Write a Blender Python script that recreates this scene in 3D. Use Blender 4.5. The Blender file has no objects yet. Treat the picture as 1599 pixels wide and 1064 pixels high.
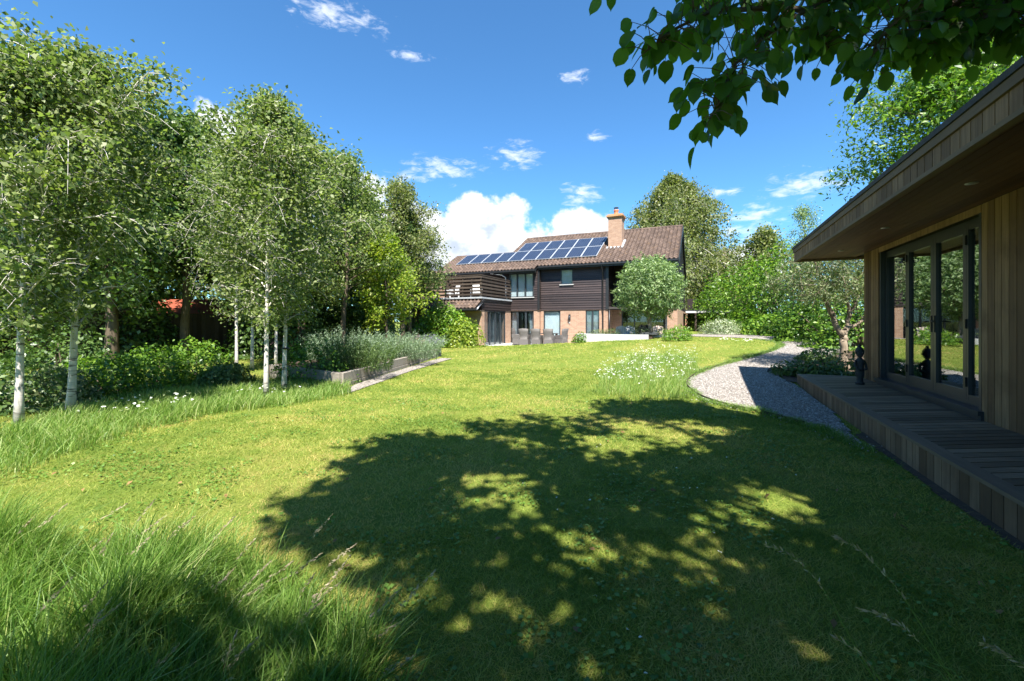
import bpy, math, random
import numpy as np
R = math.radians
sc = bpy.context.scene
COL = sc.collection
rng = np.random.default_rng(7)

# ------------------------------------------------------------------ camera, sky, sun, exposure
F, YAW, EYE, HZ = 666.0, R(24.24), 1.55, 502.0      # focal length / horizon in photo pixels (1599 x 1064)
SA, CA = math.sin(YAW), math.cos(YAW)
cam = bpy.data.cameras.new("camera")
cam.sensor_width = 36.0
cam.lens = F / 1599 * 36
cam.shift_y = -(532 - HZ) / 1599
cam.clip_end = 3000
cam_o = bpy.data.objects.new("camera", cam)
cam_o.location = (0, 0, EYE)
cam_o.rotation_euler = (R(90), 0, YAW)
COL.objects.link(cam_o)
sc.camera = cam_o

SUN_EL = R(56)
sh = np.array([-0.10 * CA - SA, -0.10 * SA + CA]); sh /= np.linalg.norm(sh)   # ground direction shadows fall
SUN_AZ = math.atan2(-sh[0], -sh[1])
sun = bpy.data.lights.new("sun", 'SUN')
sun.energy = 5.0; sun.angle = R(0.55); sun.color = (1.0, 0.955, 0.88)
sun_o = bpy.data.objects.new("sun", sun); COL.objects.link(sun_o)
sun_o.rotation_euler = (R(90) - SUN_EL, 0, math.pi - SUN_AZ)
sc.view_settings.view_transform = 'Standard'
sc.view_settings.look = 'None'
sc.view_settings.gamma = 1
sc.view_settings.exposure = 1.58
sc.cycles.max_bounces = 6
sc.cycles.transparent_max_bounces = 8

def pxdir(px, py):
    cx = (px - 800) / F; cz = (HZ - py) / F
    return math.atan(cx) - YAW, math.atan2(cz, math.sqrt(1 + cx * cx))

def N(nt, t, **kw):
    n = nt.nodes.new(t)
    for k, v in kw.items():
        if k.startswith('i_'): n.inputs[k[2:].replace('_', ' ')].default_value = v
        elif isinstance(k, str): setattr(n, k, v)
    return n

def mth(nt, op, a, b=None, c=None, clamp=False):
    n = nt.nodes.new('ShaderNodeMath'); n.operation = op; n.use_clamp = clamp
    for i, v in enumerate((a, b, c)):
        if v is None: continue
        if isinstance(v, (int, float)): n.inputs[i].default_value = v
        else: nt.links.new(v, n.inputs[i])
    return n.outputs[0]

def mixc(nt, fac, a, b, mode='MIX'):
    n = nt.nodes.new('ShaderNodeMix'); n.data_type = 'RGBA'; n.blend_type = mode
    for s, v in ((n.inputs[0], fac), (n.inputs[6], a), (n.inputs[7], b)):
        if isinstance(v, (int, float)): s.default_value = v
        elif isinstance(v, tuple): s.default_value = v if len(v) == 4 else (*v, 1)
        else: nt.links.new(v, s)
    return n.outputs[2]

def world():
    w = bpy.data.worlds.new("World"); sc.world = w; w.use_nodes = True
    nt = w.node_tree; nt.nodes.clear()
    out = N(nt, 'ShaderNodeOutputWorld'); bg = N(nt, 'ShaderNodeBackground')
    bg.inputs[1].default_value = 0.063
    nt.links.new(bg.outputs[0], out.inputs[0])
    sky = N(nt, 'ShaderNodeTexSky'); sky.sky_type = 'NISHITA'; sky.sun_disc = False
    sky.sun_elevation = SUN_EL; sky.sun_rotation = SUN_AZ
    sky.altitude = 200; sky.air_density = 1.0; sky.dust_density = 0.3; sky.ozone_density = 3.0
    skyc = mixc(nt, 1.0, sky.outputs[0], (0.62, 1.09, 1.36), 'MULTIPLY')
    tc = N(nt, 'ShaderNodeTexCoord'); v = tc.outputs['Generated']
    sx = N(nt, 'ShaderNodeSeparateXYZ'); nt.links.new(v, sx.inputs[0])
    az = mth(nt, 'ARCTAN2', sx.outputs[0], sx.outputs[1]); el = mth(nt, 'ARCSINE', sx.outputs[2])
    def noise(scale, detail, rough, sy=1.0, off=(0, 0, 0), dist=0.0):
        cm = N(nt, 'ShaderNodeCombineXYZ')
        nt.links.new(az, cm.inputs[0]); nt.links.new(mth(nt, 'MULTIPLY', el, sy), cm.inputs[1])
        ad = N(nt, 'ShaderNodeVectorMath'); ad.operation = 'ADD'; ad.inputs[1].default_value = off
        nt.links.new(cm.outputs[0], ad.inputs[0])
        n = N(nt, 'ShaderNodeTexNoise'); n.inputs['Scale'].default_value = scale
        n.inputs['Detail'].default_value = detail; n.inputs['Roughness'].default_value = rough
        n.inputs['Distortion'].default_value = dist
        nt.links.new(ad.outputs[0], n.inputs['Vector']); return n.outputs[0]
    def field(blobs):
        f = None
        for px, py, rx, ry in blobs:
            a0, e0 = pxdir(px, py); a1, _ = pxdir(px + rx, py); _, e1 = pxdir(px, py - ry)
            da = mth(nt, 'DIVIDE', mth(nt, 'SUBTRACT', az, a0), abs(a1 - a0))
            de = mth(nt, 'DIVIDE', mth(nt, 'SUBTRACT', el, e0), abs(e1 - e0))
            q = mth(nt, 'SUBTRACT', 1.0, mth(nt, 'SQRT', mth(nt, 'ADD', mth(nt, 'MULTIPLY', da, da), mth(nt, 'MULTIPLY', de, de))))
            f = q if f is None else mth(nt, 'SMOOTH_MAX', f, q, 0.15)
        return f
    def sstep(x, a, b):
        n = N(nt, 'ShaderNodeMapRange'); n.interpolation_type = 'SMOOTHSTEP'
        nt.links.new(x, n.inputs[0]); n.inputs[1].default_value = a; n.inputs[2].default_value = b
        return n.outputs[0]
    # heaped cloud bank low over the house and behind the birches
    cum = field([(355, 240, 90, 95), (250, 330, 150, 120), (560, 330, 80, 90), (610, 385, 130, 100), (705, 378, 110, 75),
                 (770, 350, 70, 60), (700, 420, 180, 90), (800, 400, 160, 70), (905, 365, 75, 55), (850, 400, 120, 60),
                 (960, 400, 90, 55), (1020, 430, 160, 60), (1130, 420, 110, 45)])
    nz = noise(16, 9, 0.55)
    dens = mth(nt, 'ADD', cum, mth(nt, 'MULTIPLY', mth(nt, 'SUBTRACT', nz, 0.5), 1.6))
    m1 = sstep(dens, 0.12, 0.40)
    # shading inside the cloud: thick lower parts grey, sun-facing tops white
    nz2 = noise(9, 6, 0.6, 1.4, (3.1, 0.4, 0))
    base = mth(nt, 'ADD', mth(nt, 'MULTIPLY', dens, 0.55), mth(nt, 'MULTIPLY', mth(nt, 'SUBTRACT', nz2, 0.5), 1.9))
    greyf = sstep(base, 0.30, 0.72)
    cc = mixc(nt, greyf, (6.9, 7.1, 7.4), (3.9, 4.5, 5.4))
    # thin wisps
    wis = field([(805, 243, 60, 34), (690, 262, 90, 30), (1255, 290, 120, 38), (910, 304, 60, 28), (897, 122, 40, 18), (520, 22, 120, 40),
                 (1180, 335, 90, 26), (640, 275, 50, 18), (1170, 360, 90, 22), (5, 40, 30, 14), (640, 85, 60, 16), (930, 215, 40, 12), (1130, 300, 60, 14)])
    nw = noise(26, 8, 0.62, 2.6, (7.7, 2.2, 0), 0.4)
    dw = mth(nt, 'ADD', wis, mth(nt, 'MULTIPLY', mth(nt, 'SUBTRACT', nw, 0.5), 2.6))
    m2 = mth(nt, 'MULTIPLY', sstep(dw, 0.35, 1.25), 0.75)
    c1 = mixc(nt, m2, skyc, (6.6, 7.0, 7.6))
    c2 = mixc(nt, m1, c1, cc)
    nt.links.new(c2, bg.inputs[0])
world()

# ------------------------------------------------------------------ terrain helpers
def sm(t):
    t = np.clip(t, 0, 1); return t * t * (3 - 2 * t)
PATIO_X, PATIO_Y = -6.03, 21.47
def terr(X, Y):
    X = np.asarray(X, float); Y = np.asarray(Y, float)
    xc = X * CA + Y * SA; d = -X * SA + Y * CA
    z = sm((d - 7) / 15) * (0.1 + 0.74 * sm((xc + 4) / 15))
    z = z + 0.012 * np.sin(X * 1.7 + 1) * np.sin(Y * 1.3) * sm((d - 1) / 3)
    z = np.where((X < PATIO_X) & (Y > PATIO_Y) & (Y < 60), np.minimum(z, 0.05), z)
    return np.where((X >= PATIO_X) & (X < -1.32) & (Y > 22.74) & (Y < 40), np.minimum(z, 0.05), z)
def tz(X, Y): return float(terr(X, Y))
def c2w(xc, d): return xc * CA - d * SA, xc * SA + d * CA           # metres right / ahead of the viewpoint -> world
def G(px, py):
    """ground point seen at a photo pixel"""
    cx = (px - 800) / F; cz = (HZ - py) / F
    ds = np.concatenate([np.linspace(0.6, 60, 4000), np.linspace(60.1, 300, 1000)])
    X = ds * (cx * CA - SA); Y = ds * (cx * SA + CA)
    below = EYE + cz * ds < terr(X, Y)
    i = int(np.argmax(below)) if below.any() else len(ds) - 1
    return X[i], Y[i]
def GD(px, d):
    """ground point in the direction of a photo column at distance d"""
    return c2w((px - 800) / F * d, d)
def zat(py, d): return EYE + (HZ - py) * d / F
def poly(pts): return np.array([G(*p) for p in pts])
def inside(P, poly_):
    x, y = P[:, 0], P[:, 1]; r = np.zeros(len(P), bool); n = len(poly_); j = n - 1
    for i in range(n):
        xi, yi = poly_[i]; xj, yj = poly_[j]
        c = ((yi > y) != (yj > y)) & (x < (xj - xi) * (y - yi) / (yj - yi + 1e-12) + xi)
        r ^= c; j = i
    return r

# ------------------------------------------------------------------ object helpers
def tag(o, label, cat, group=None):
    o['label'] = label; o['category'] = cat
    if group: o['group'] = group
    return o
def thing(name, label, cat, loc=(0, 0, 0), rz=0, group=None):
    o = bpy.data.objects.new(name, None); COL.objects.link(o)
    o.location = loc; o.rotation_euler = (0, 0, rz); o.empty_display_size = 0.2
    return tag(o, label, cat, group)
def struct(o, kind='structure'):
    o['kind'] = kind; return o

def np_mesh(name, V, Fc, m, parent=None, tint=None, smooth=False):
    V = np.asarray(V, np.float32); Fc = np.asarray(Fc, np.int32)
    me = bpy.data.meshes.new(name)
    k = Fc.shape[1]
    me.vertices.add(len(V)); me.vertices.foreach_set('co', V.ravel())
    me.loops.add(Fc.size); me.loops.foreach_set('vertex_index', Fc.ravel())
    me.polygons.add(len(Fc))
    me.polygons.foreach_set('loop_start', np.arange(0, Fc.size, k, dtype=np.int32))
    me.polygons.foreach_set('loop_total', np.full(len(Fc), k, np.int32))
    if smooth: me.polygons.foreach_set('use_smooth', np.ones(len(Fc), bool))
    me.update(calc_edges=True)
    if tint is not None:
        a = me.attributes.new('tint', 'FLOAT', 'FACE'); a.data.foreach_set('value', np.asarray(tint, np.float32))
    me.materials.append(m)
    o = bpy.data.objects.new(name, me); COL.objects.link(o)
    if parent: o.parent = parent
    return o

class MB:
    """collects boxes, prisms and tubes into ONE mesh"""
    def __init__(s): s.v = []; s.f = []; s.t = []; s.sm = []
    def add(s, V, Fs, tint=None, smooth=False):
        b = len(s.v); s.v += [tuple(p) for p in V]
        t = random.random() if tint is None else tint
        for f in Fs: s.f.append([i + b for i in f]); s.t.append(t); s.sm.append(smooth)
        return s
    def box(s, x0, x1, y0, y1, z0, z1, tint=None):
        return s.add([(x0,y0,z0),(x1,y0,z0),(x1,y1,z0),(x0,y1,z0),(x0,y0,z1),(x1,y0,z1),(x1,y1,z1),(x0,y1,z1)],
                     [(3,2,1,0),(4,5,6,7),(0,1,5,4),(1,2,6,5),(2,3,7,6),(3,0,4,7)], tint)
    def prism(s, pts, d, tint=None):
        """closed polygon (3D points) extruded by vector d"""
        n = len(pts); A = [np.array(p, float) for p in pts]; d = np.array(d, float)
        V = A + [p + d for p in A]
        return s.add(V, [tuple(range(n))[::-1], tuple(range(n, 2*n))] + [(i, (i+1) % n, (i+1) % n + n, i + n) for i in range(n)], tint)
    def beam(s, p, q, w, h, up=(0, 0, 1), tint=None):
        p = np.array(p, float); q = np.array(q, float); t = q - p; t /= np.linalg.norm(t)
        b = np.cross(t, up); b /= np.linalg.norm(b); u = np.cross(b, t)
        c = [b*w/2 + u*h/2, -b*w/2 + u*h/2, -b*w/2 - u*h/2, b*w/2 - u*h/2]
        V = [p + k for k in c] + [q + k for k in c]
        return s.add(V, [(0,1,2,3),(7,6,5,4),(0,4,5,1),(1,5,6,2),(2,6,7,3),(3,7,4,0)], tint)
    def tube(s, P, rad, n=6, tint=None, cap=True):
        P = np.asarray(P, float); m = len(P)
        rad = np.broadcast_to(np.asarray(rad, float), (m,))
        T = np.gradient(P, axis=0); T /= np.linalg.norm(T, axis=1)[:, None] + 1e-12
        ref = np.array([0.31, 0.17, 0.93]) if abs(T[0][2]) < 0.9 else np.array([1.0, 0.1, 0.05])
        V = []
        for i in range(m):
            b = np.cross(T[i], ref); b /= np.linalg.norm(b); u = np.cross(b, T[i])
            for k in range(n):
                a = 2*math.pi*k/n; V.append(P[i] + rad[i]*(math.cos(a)*b + math.sin(a)*u))
        Fs = [(i*n+k, i*n+(k+1) % n, (i+1)*n+(k+1) % n, (i+1)*n+k) for i in range(m-1) for k in range(n)]
        if cap: Fs += [tuple(range(n))[::-1], tuple(range((m-1)*n, m*n))]
        return s.add(V, Fs, tint, True)
    def lathe(s, prof, c=(0, 0, 0), n=16, tint=None):
        V = [(c[0]+r*math.cos(2*math.pi*k/n), c[1]+r*math.sin(2*math.pi*k/n), c[2]+z) for r, z in prof for k in range(n)]
        m = len(prof)
        Fs = [(i*n+k, i*n+(k+1) % n, (i+1)*n+(k+1) % n, (i+1)*n+k) for i in range(m-1) for k in range(n)]
        Fs += [tuple(range(n))[::-1], tuple(range((m-1)*n, m*n))]
        return s.add(V, Fs, tint, True)
    def build(s, name, m, parent=None, bevel=0):
        me = bpy.data.meshes.new(name); me.from_pydata(s.v, [], s.f)
        me.polygons.foreach_set('use_smooth', s.sm)
        a = me.attributes.new('tint', 'FLOAT', 'FACE'); a.data.foreach_set('value', s.t)
        me.materials.append(m); me.update()
        o = bpy.data.objects.new(name, me); COL.objects.link(o)
        if parent: o.parent = parent
        if bevel:
            b = o.modifiers.new('bevel', 'BEVEL'); b.width = bevel; b.segments = 2; b.limit_method = 'ANGLE'
        return o

def copy_tree(o, parent=None):
    c = o.copy(); COL.objects.link(c)
    if parent: c.parent = parent
    for ch in list(o.children): copy_tree(ch, c)
    return c

# ------------------------------------------------------------------ materials
def new_mat(name):
    m = bpy.data.materials.new(name); m.use_nodes = True; nt = m.node_tree
    return m, nt, nt.nodes['Principled BSDF']
def ramp(nt, fac, stops):
    r = N(nt, 'ShaderNodeValToRGB'); e = r.color_ramp.elements
    while len(e) > 1: e.remove(e[0])
    e[0].position = stops[0][0]; e[0].color = (*stops[0][1], 1)
    for p, c in stops[1:]:
        x = e.new(p); x.color = (*c, 1)
    nt.links.new(fac, r.inputs[0]); return r.outputs[0]
def pos(nt): return N(nt, 'ShaderNodeNewGeometry').outputs['Position']
def mapv(nt, v, scale=(1, 1, 1), rot=(0, 0, 0)):
    n = N(nt, 'ShaderNodeMapping'); n.inputs['Scale'].default_value = scale; n.inputs['Rotation'].default_value = rot
    nt.links.new(v, n.inputs[0]); return n.outputs[0]
def noise(nt, v, scale, detail=4, rough=.55, dist=0):
    n = N(nt, 'ShaderNodeTexNoise'); n.inputs['Scale'].default_value = scale; n.inputs['Detail'].default_value = detail
    n.inputs['Roughness'].default_value = rough; n.inputs['Distortion'].default_value = dist
    if v is not None: nt.links.new(v, n.inputs['Vector'])
    return n.outputs[0]
def bump(nt, b, h, strength=.4, dist=.01):
    n = N(nt, 'ShaderNodeBump'); n.inputs['Strength'].default_value = strength; n.inputs['Distance'].default_value = dist
    nt.links.new(h, n.inputs['Height']); nt.links.new(n.outputs[0], b.inputs['Normal'])
def tintn(nt):
    n = N(nt, 'ShaderNodeAttribute'); n.attribute_name = 'tint'; return n.outputs['Fac']

def m_plain(name, c, rough=.6, var=.25, scale=8, metal=0, bmp=.15, spec=.5):
    m, nt, b = new_mat(name)
    n = noise(nt, pos(nt), scale, 5)
    lo = tuple(x*(1-var) for x in c); hi = tuple(min(1, x*(1+var)) for x in c)
    nt.links.new(ramp(nt, n, [(.3, lo), (.7, hi)]), b.inputs['Base Color'])
    b.inputs['Roughness'].default_value = rough; b.inputs['Metallic'].default_value = metal
    b.inputs['Specular IOR Level'].default_value = spec
    if bmp: bump(nt, b, noise(nt, pos(nt), scale*6, 3), bmp, .01)
    return m
def m_leaf(name, stops, trans=.35, rough=.45, spec=.4, tcol=1.5):
    m, nt, b = new_mat(name)
    t = mth(nt, 'ADD', mth(nt, 'MULTIPLY', tintn(nt), .75), mth(nt, 'MULTIPLY', noise(nt, pos(nt), .9, 2), .25))
    c = ramp(nt, t, stops)
    nt.links.new(c, b.inputs['Base Color']); b.inputs['Roughness'].default_value = rough
    b.inputs['Specular IOR Level'].default_value = spec
    tr = N(nt, 'ShaderNodeBsdfTranslucent')
    nt.links.new(mixc(nt, 1.0, c, (tcol*1.0, tcol*1.15, tcol*.5), 'MULTIPLY'), tr.inputs[0])
    mx = N(nt, 'ShaderNodeMixShader'); mx.inputs[0].default_value = trans
    nt.links.new(b.outputs[0], mx.inputs[1]); nt.links.new(tr.outputs[0], mx.inputs[2])
    nt.links.new(mx.outputs[0], nt.nodes['Material Output'].inputs[0]); return m
def m_wood(name, c1, c2, axis, rough=.75, grain=1.0, stain=.5, spec=.3):
    """c1..c2 by board tint; grain runs along axis (0 x, 1 y, 2 z)"""
    m, nt, b = new_mat(name)
    s = [26, 26, 26]; s[axis] = 1.2
    t = tintn(nt)
    # shift the grain per board so that neighbours differ
    cm = N(nt, 'ShaderNodeCombineXYZ'); k = mth(nt, 'MULTIPLY', t, 37.0)
    for i in range(3): nt.links.new(k, cm.inputs[i])
    ad = N(nt, 'ShaderNodeVectorMath'); ad.operation = 'ADD'
    nt.links.new(mapv(nt, pos(nt), tuple(s)), ad.inputs[0]); nt.links.new(cm.outputs[0], ad.inputs[1])
    g = noise(nt, ad.outputs[0], 1.0, 6, .65, .6)
    big = noise(nt, pos(nt), 1.6, 4, .6)
    base = ramp(nt, t, [(0, c1), (1, c2)])
    c = mixc(nt, mth(nt, 'MULTIPLY', mth(nt, 'SUBTRACT', g, .25, clamp=True), 1.1*grain), base, tuple(x*.35 for x in c1))
    st = N(nt, 'ShaderNodeMapRange'); st.inputs[1].default_value = .5; st.inputs[2].default_value = .75; st.inputs[4].default_value = stain
    nt.links.new(big, st.inputs[0])
    c = mixc(nt, st.outputs[0], c, tuple(x*.45 for x in c1))
    nt.links.new(c, b.inputs['Base Color']); b.inputs['Roughness'].default_value = rough
    b.inputs['Specular IOR Level'].default_value = spec
    bump(nt, b, g, .35, .006); return m
def m_brick(name, c1, c2, mortar, bw=.225, rh=.075):
    m, nt, b = new_mat(name)
    g = N(nt, 'ShaderNodeSeparateXYZ'); nt.links.new(pos(nt), g.inputs[0])
    cm = N(nt, 'ShaderNodeCombineXYZ'); nt.links.new(mth(nt, 'ADD', g.outputs[0], g.outputs[1]), cm.inputs[0]); nt.links.new(g.outputs[2], cm.inputs[1])
    br = N(nt, 'ShaderNodeTexBrick'); nt.links.new(cm.outputs[0], br.inputs[0])
    br.inputs['Scale'].default_value = 1; br.inputs['Brick Width'].default_value = bw; br.inputs['Row Height'].default_value = rh
    br.inputs['Mortar Size'].default_value = .006; br.inputs['Mortar Smooth'].default_value = .3
    br.inputs['Color1'].default_value = (*c1, 1); br.inputs['Color2'].default_value = (*c2, 1); br.inputs['Mortar'].default_value = (*mortar, 1)
    c = mixc(nt, noise(nt, pos(nt), 5, 5), br.outputs[0], tuple(x*.6 for x in c1), 'MIX')
    c = mixc(nt, .55, br.outputs[0], c)
    nt.links.new(c, b.inputs['Base Color']); b.inputs['Roughness'].default_value = .85
    bump(nt, b, br.outputs['Fac'], -.5, .01); return m
def m_tint(name, stops, rough=.8, scale=6, amount=.35, lichen=None, bmp=.2, spec=.3):
    m, nt, b = new_mat(name)
    n = noise(nt, pos(nt), scale, 6, .65)
    c = ramp(nt, tintn(nt), stops)
    c = mixc(nt, mth(nt, 'MULTIPLY', n, amount), c, tuple(x*.4 for x in stops[0][1]))
    if lichen:
        f = N(nt, 'ShaderNodeMapRange'); f.inputs[1].default_value = .55; f.inputs[2].default_value = .7
        nt.links.new(noise(nt, pos(nt), 3.5, 6, .7), f.inputs[0])
        c = mixc(nt, mth(nt, 'MULTIPLY', f.outputs[0], .55), c, lichen)
    nt.links.new(c, b.inputs['Base Color']); b.inputs['Roughness'].default_value = rough
    b.inputs['Specular IOR Level'].default_value = spec
    if bmp: bump(nt, b, n, bmp, .01)
    return m
def m_glass(name, f0=.06, tint=(.8, .86, .85)):
    m, nt, b = new_mat(name)
    lw = N(nt, 'ShaderNodeLayerWeight'); lw.inputs[0].default_value = .5
    fac = mth(nt, 'ADD', f0, mth(nt, 'MULTIPLY', mth(nt, 'POWER', lw.outputs['Facing'], 4.0), 1-f0), clamp=True)
    tr = N(nt, 'ShaderNodeBsdfTransparent'); tr.inputs[0].default_value = (*tint, 1)
    gl = N(nt, 'ShaderNodeBsdfGlossy'); gl.inputs['Roughness'].default_value = .004; gl.inputs[0].default_value = (.95, .97, .97, 1)
    mx = N(nt, 'ShaderNodeMixShader'); nt.links.new(fac, mx.inputs[0])
    nt.links.new(tr.outputs[0], mx.inputs[1]); nt.links.new(gl.outputs[0], mx.inputs[2])
    nt.links.new(mx.outputs[0], nt.nodes['Material Output'].inputs[0]); return m
def m_bark(name, c, dark, scale=9, thr=.6, horiz=True):
    m, nt, b = new_mat(name)
    s = (2.5, 2.5, 16) if horiz else (14, 14, 2)
    n = noise(nt, mapv(nt, pos(nt), s), 1.2, 5, .6, .4)
    n2 = noise(nt, pos(nt), scale, 5)
    cc = ramp(nt, n2, [(.3, tuple(x*.72 for x in c)), (.7, c)])
    f = N(nt, 'ShaderNodeMapRange'); f.inputs[1].default_value = thr; f.inputs[2].default_value = thr + .1
    nt.links.new(n, f.inputs[0])
    nt.links.new(mixc(nt, f.outputs[0], cc, dark), b.inputs['Base Color']); b.inputs['Roughness'].default_value = .8
    b.inputs['Specular IOR Level'].default_value = .2
    bump(nt, b, n, .4, .01); return m
def m_lawn(name):
    m, nt, b = new_mat(name)
    p = pos(nt)
    n1 = noise(nt, p, .55, 4, .6); n2 = noise(nt, p, 3.2, 6, .65); n3 = noise(nt, p, 45, 4, .7)
    c = ramp(nt, mth(nt, 'ADD', mth(nt, 'MULTIPLY', n1, .5), mth(nt, 'MULTIPLY', n2, .5)), [(.36, (.10, .165, .022)), (.5, (.175, .225, .036)), (.64, (.28, .26, .065))])
    c = mixc(nt, mth(nt, 'MULTIPLY', n3, .55), c, (.05, .07, .015))
    nt.links.new(c, b.inputs['Base Color']); b.inputs['Roughness'].default_value = .9; b.inputs['Specular IOR Level'].default_value = .1
    bump(nt, b, n3, .8, .03); return m
def m_gravel(name):
    m, nt, b = new_mat(name)
    vo = N(nt, 'ShaderNodeTexVoronoi'); vo.inputs['Scale'].default_value = 42; nt.links.new(pos(nt), vo.inputs['Vector'])
    sp = N(nt, 'ShaderNodeSeparateColor'); nt.links.new(vo.outputs['Color'], sp.inputs[0])
    c = ramp(nt, sp.outputs[0], [(0, (.08, .068, .058)), (.35, (.185, .16, .138)), (.7, (.30, .27, .238)), (1, (.46, .43, .395))])
    c = mixc(nt, mth(nt, 'MULTIPLY', noise(nt, pos(nt), 1.1, 5), .45), c, (.20, .17, .14))
    nt.links.new(c, b.inputs['Base Color']); b.inputs['Roughness'].default_value = .9; b.inputs['Specular IOR Level'].default_value = .2
    bump(nt, b, vo.outputs['Distance'], -.8, .02); return m

M = {}
M['lawn'] = m_lawn('lawn'); M['gravel'] = m_gravel('gravel')
M['grass'] = m_leaf('grass blades', [(.06, (.078, .145, .022)), (.34, (.205, .262, .046)), (.60, (.335, .345, .082)), (.80, (.43, .36, .12)), (1, (.48, .33, .16))], .35, .6, .2)
M['long grass'] = m_leaf('long grass blades', [(.05, (.045, .115, .016)), (.4, (.115, .215, .032)), (.7, (.22, .31, .07)), (.88, (.34, .37, .14)), (1, (.48, .43, .24))], .3, .5, .35)
M['seed'] = m_leaf('seed heads', [(0, (.28, .22, .16)), (1, (.46, .40, .27))], .3, .7, .2)
M['petal'] = m_leaf('white petals', [(0, (.70, .71, .64)), (1, (.82, .82, .78))], .3, .6, .2, 1.0)
M['birch leaf'] = m_leaf('birch leaves', [(.1, (.066, .112, .028)), (.5, (.150, .198, .060)), (.8, (.25, .285, .115)), (1, (.34, .36, .20))], .38, .5, .35)
M['dark leaf'] = m_leaf('dark leaves', [(.1, (.026, .060, .014)), (.5, (.072, .132, .030)), (.9, (.15, .22, .058))], .3, .4, .45)
M['yew leaf'] = m_leaf('soft needle sprays', [(.1, (.040, .080, .022)), (.5, (.090, .150, .040)), (.9, (.17, .23, .075))], .3, .5, .35)
M['gold leaf'] = m_leaf('yellow green leaves', [(.1, (.10, .17, .02)), (.5, (.21, .29, .03)), (.9, (.36, .38, .06))], .4, .4, .4)
M['bright leaf'] = m_leaf('bright green leaves', [(.1, (.060, .14, .018)), (.5, (.14, .26, .03)), (.9, (.28, .38, .06))], .4, .36, .5)
M['laurel leaf'] = m_leaf('glossy laurel leaves', [(.1, (.035, .090, .010)), (.5, (.090, .19, .020)), (.9, (.22, .33, .04))], .33, .42, .45)
M['silver leaf'] = m_leaf('grey green willow leaves', [(.1, (.075, .135, .045)), (.5, (.175, .255, .10)), (.9, (.33, .41, .20))], .3, .5, .35)
M['olive leaf'] = m_leaf('olive leaves', [(.1, (.055, .088, .030)), (.5, (.145, .19, .080)), (.9, (.30, .33, .18))], .3, .45, .45)
M['pale leaf'] = m_leaf('white variegated leaves', [(.1, (.12, .17, .09)), (.5, (.27, .32, .19)), (.9, (.52, .53, .42))], .3, .5, .3)
M['weeping leaf'] = m_leaf('hanging birch leaves', [(.1, (.075, .105, .030)), (.5, (.15, .18, .060)), (.9, (.26, .26, .11))], .35, .45, .4)
M['lime leaf'] = m_leaf('broad lime leaves', [(.1, (.030, .075, .010)), (.5, (.050, .110, .016)), (.9, (.075, .15, .025))], .30, .4, .4, 1.3)
M['sunlit bough leaf'] = m_leaf('bough leaves brightened as sunlit', [(.1, (.040, .100, .012)), (.5, (.062, .140, .018)), (.9, (.095, .19, .028))], .5, .42, .35, 1.6)  # lime leaf copy, brighter and more translucent so the boughs glow as sunlit
M['rosemary'] = m_leaf('blue green needle leaves', [(.1, (.10, .165, .08)), (.5, (.20, .28, .16)), (.9, (.36, .43, .31))], .25, .6, .25)
M['lavender'] = m_leaf('lavender flowers', [(0, (.16, .14, .26)), (1, (.30, .26, .40))], .2, .7, .2)
M['pinkish'] = m_leaf('dusty pink seed plumes', [(0, (.34, .22, .19)), (1, (.50, .38, .32))], .3, .7, .2)
M['birch bark'] = m_bark('white birch bark', (.66, .61, .55), (.085, .07, .055), 9, .555)
M['bark'] = m_bark('brown bark', (.13, .10, .07), (.04, .03, .02), 8, .55, False)
M['olive bark'] = m_bark('pale olive bark', (.30, .235, .17), (.09, .065, .045), 7, .55, False)
M['dark board'] = m_wood('black brown stained weatherboard', (.020, .012, .011), (.058, .038, .034), 0, .5, .7, .3, .5)
M['dark board side'] = m_wood('black brown stained boards along the side', (.020, .013, .012), (.050, .034, .030), 1, .55, .7, .3, .45)
M['rail'] = m_wood('weathered dark rails', (.048, .035, .026), (.100, .075, .058), 0, .8, .8, .4)
M['brick'] = m_brick('buff orange brick', (.33, .185, .115), (.44, .275, .180), (.42, .36, .30))
M['red brick'] = m_brick('red brick', (.34, .13, .075), (.46, .2, .12), (.42, .34, .28))
M['tile'] = m_tint('brown concrete pantiles', [(0, (.080, .054, .042)), (.5, (.108, .074, .058)), (1, (.148, .103, .082))], .8, 9, .3, (.22, .13, .06))
M['red tile'] = m_tint('red clay tiles', [(0, (.26, .060, .032)), (1, (.36, .095, .05))], .8, 6, .3)
M['black'] = m_plain('black gutter plastic', (.018, .019, .021), .4, .2, 6, 0, 0)
M['frame'] = m_plain('anthracite aluminium', (.030, .036, .042), .38, .1, 4, .0, 0)
M['white'] = m_plain('white painted render', (.42, .42, .41), .8, .08, 3, 0, .1)
M['lead'] = m_plain('grey lead flashing', (.40, .42, .44), .5, .15, 8, .2, .2)
M['panel frame'] = m_plain('silver panel edge', (.42, .44, .46), .5, .05, 8, .3, 0)
M['glass'] = m_glass('window glass', .07, (.94, .97, .97))
M['door glass'] = m_glass('double glazed door panes', .22, (.60, .66, .66))
M['blind'] = m_plain('pale window blinds', (.44, .49, .52), .8, .06, 3, 0, 0)
M['grey blind'] = m_plain('grey curtains', (.17, .20, .225), .85, .3, 5, 0, 0)
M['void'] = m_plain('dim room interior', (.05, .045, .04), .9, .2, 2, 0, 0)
M['stone'] = m_plain('pale paving slabs', (.50, .50, .49), .85, .12, 3, 0, .15)
M['soil'] = m_plain('dark soil', (.058, .036, .021), .95, .4, 12, 0, .6)
M['dark stone'] = m_plain('dark weathered stone', (.028, .032, .034), .75, .35, 14, 0, .4)
M['sleeper'] = m_wood('silvery oak sleepers', (.25, .215, .175), (.36, .32, .27), 0, .85, .9, .5)
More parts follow.
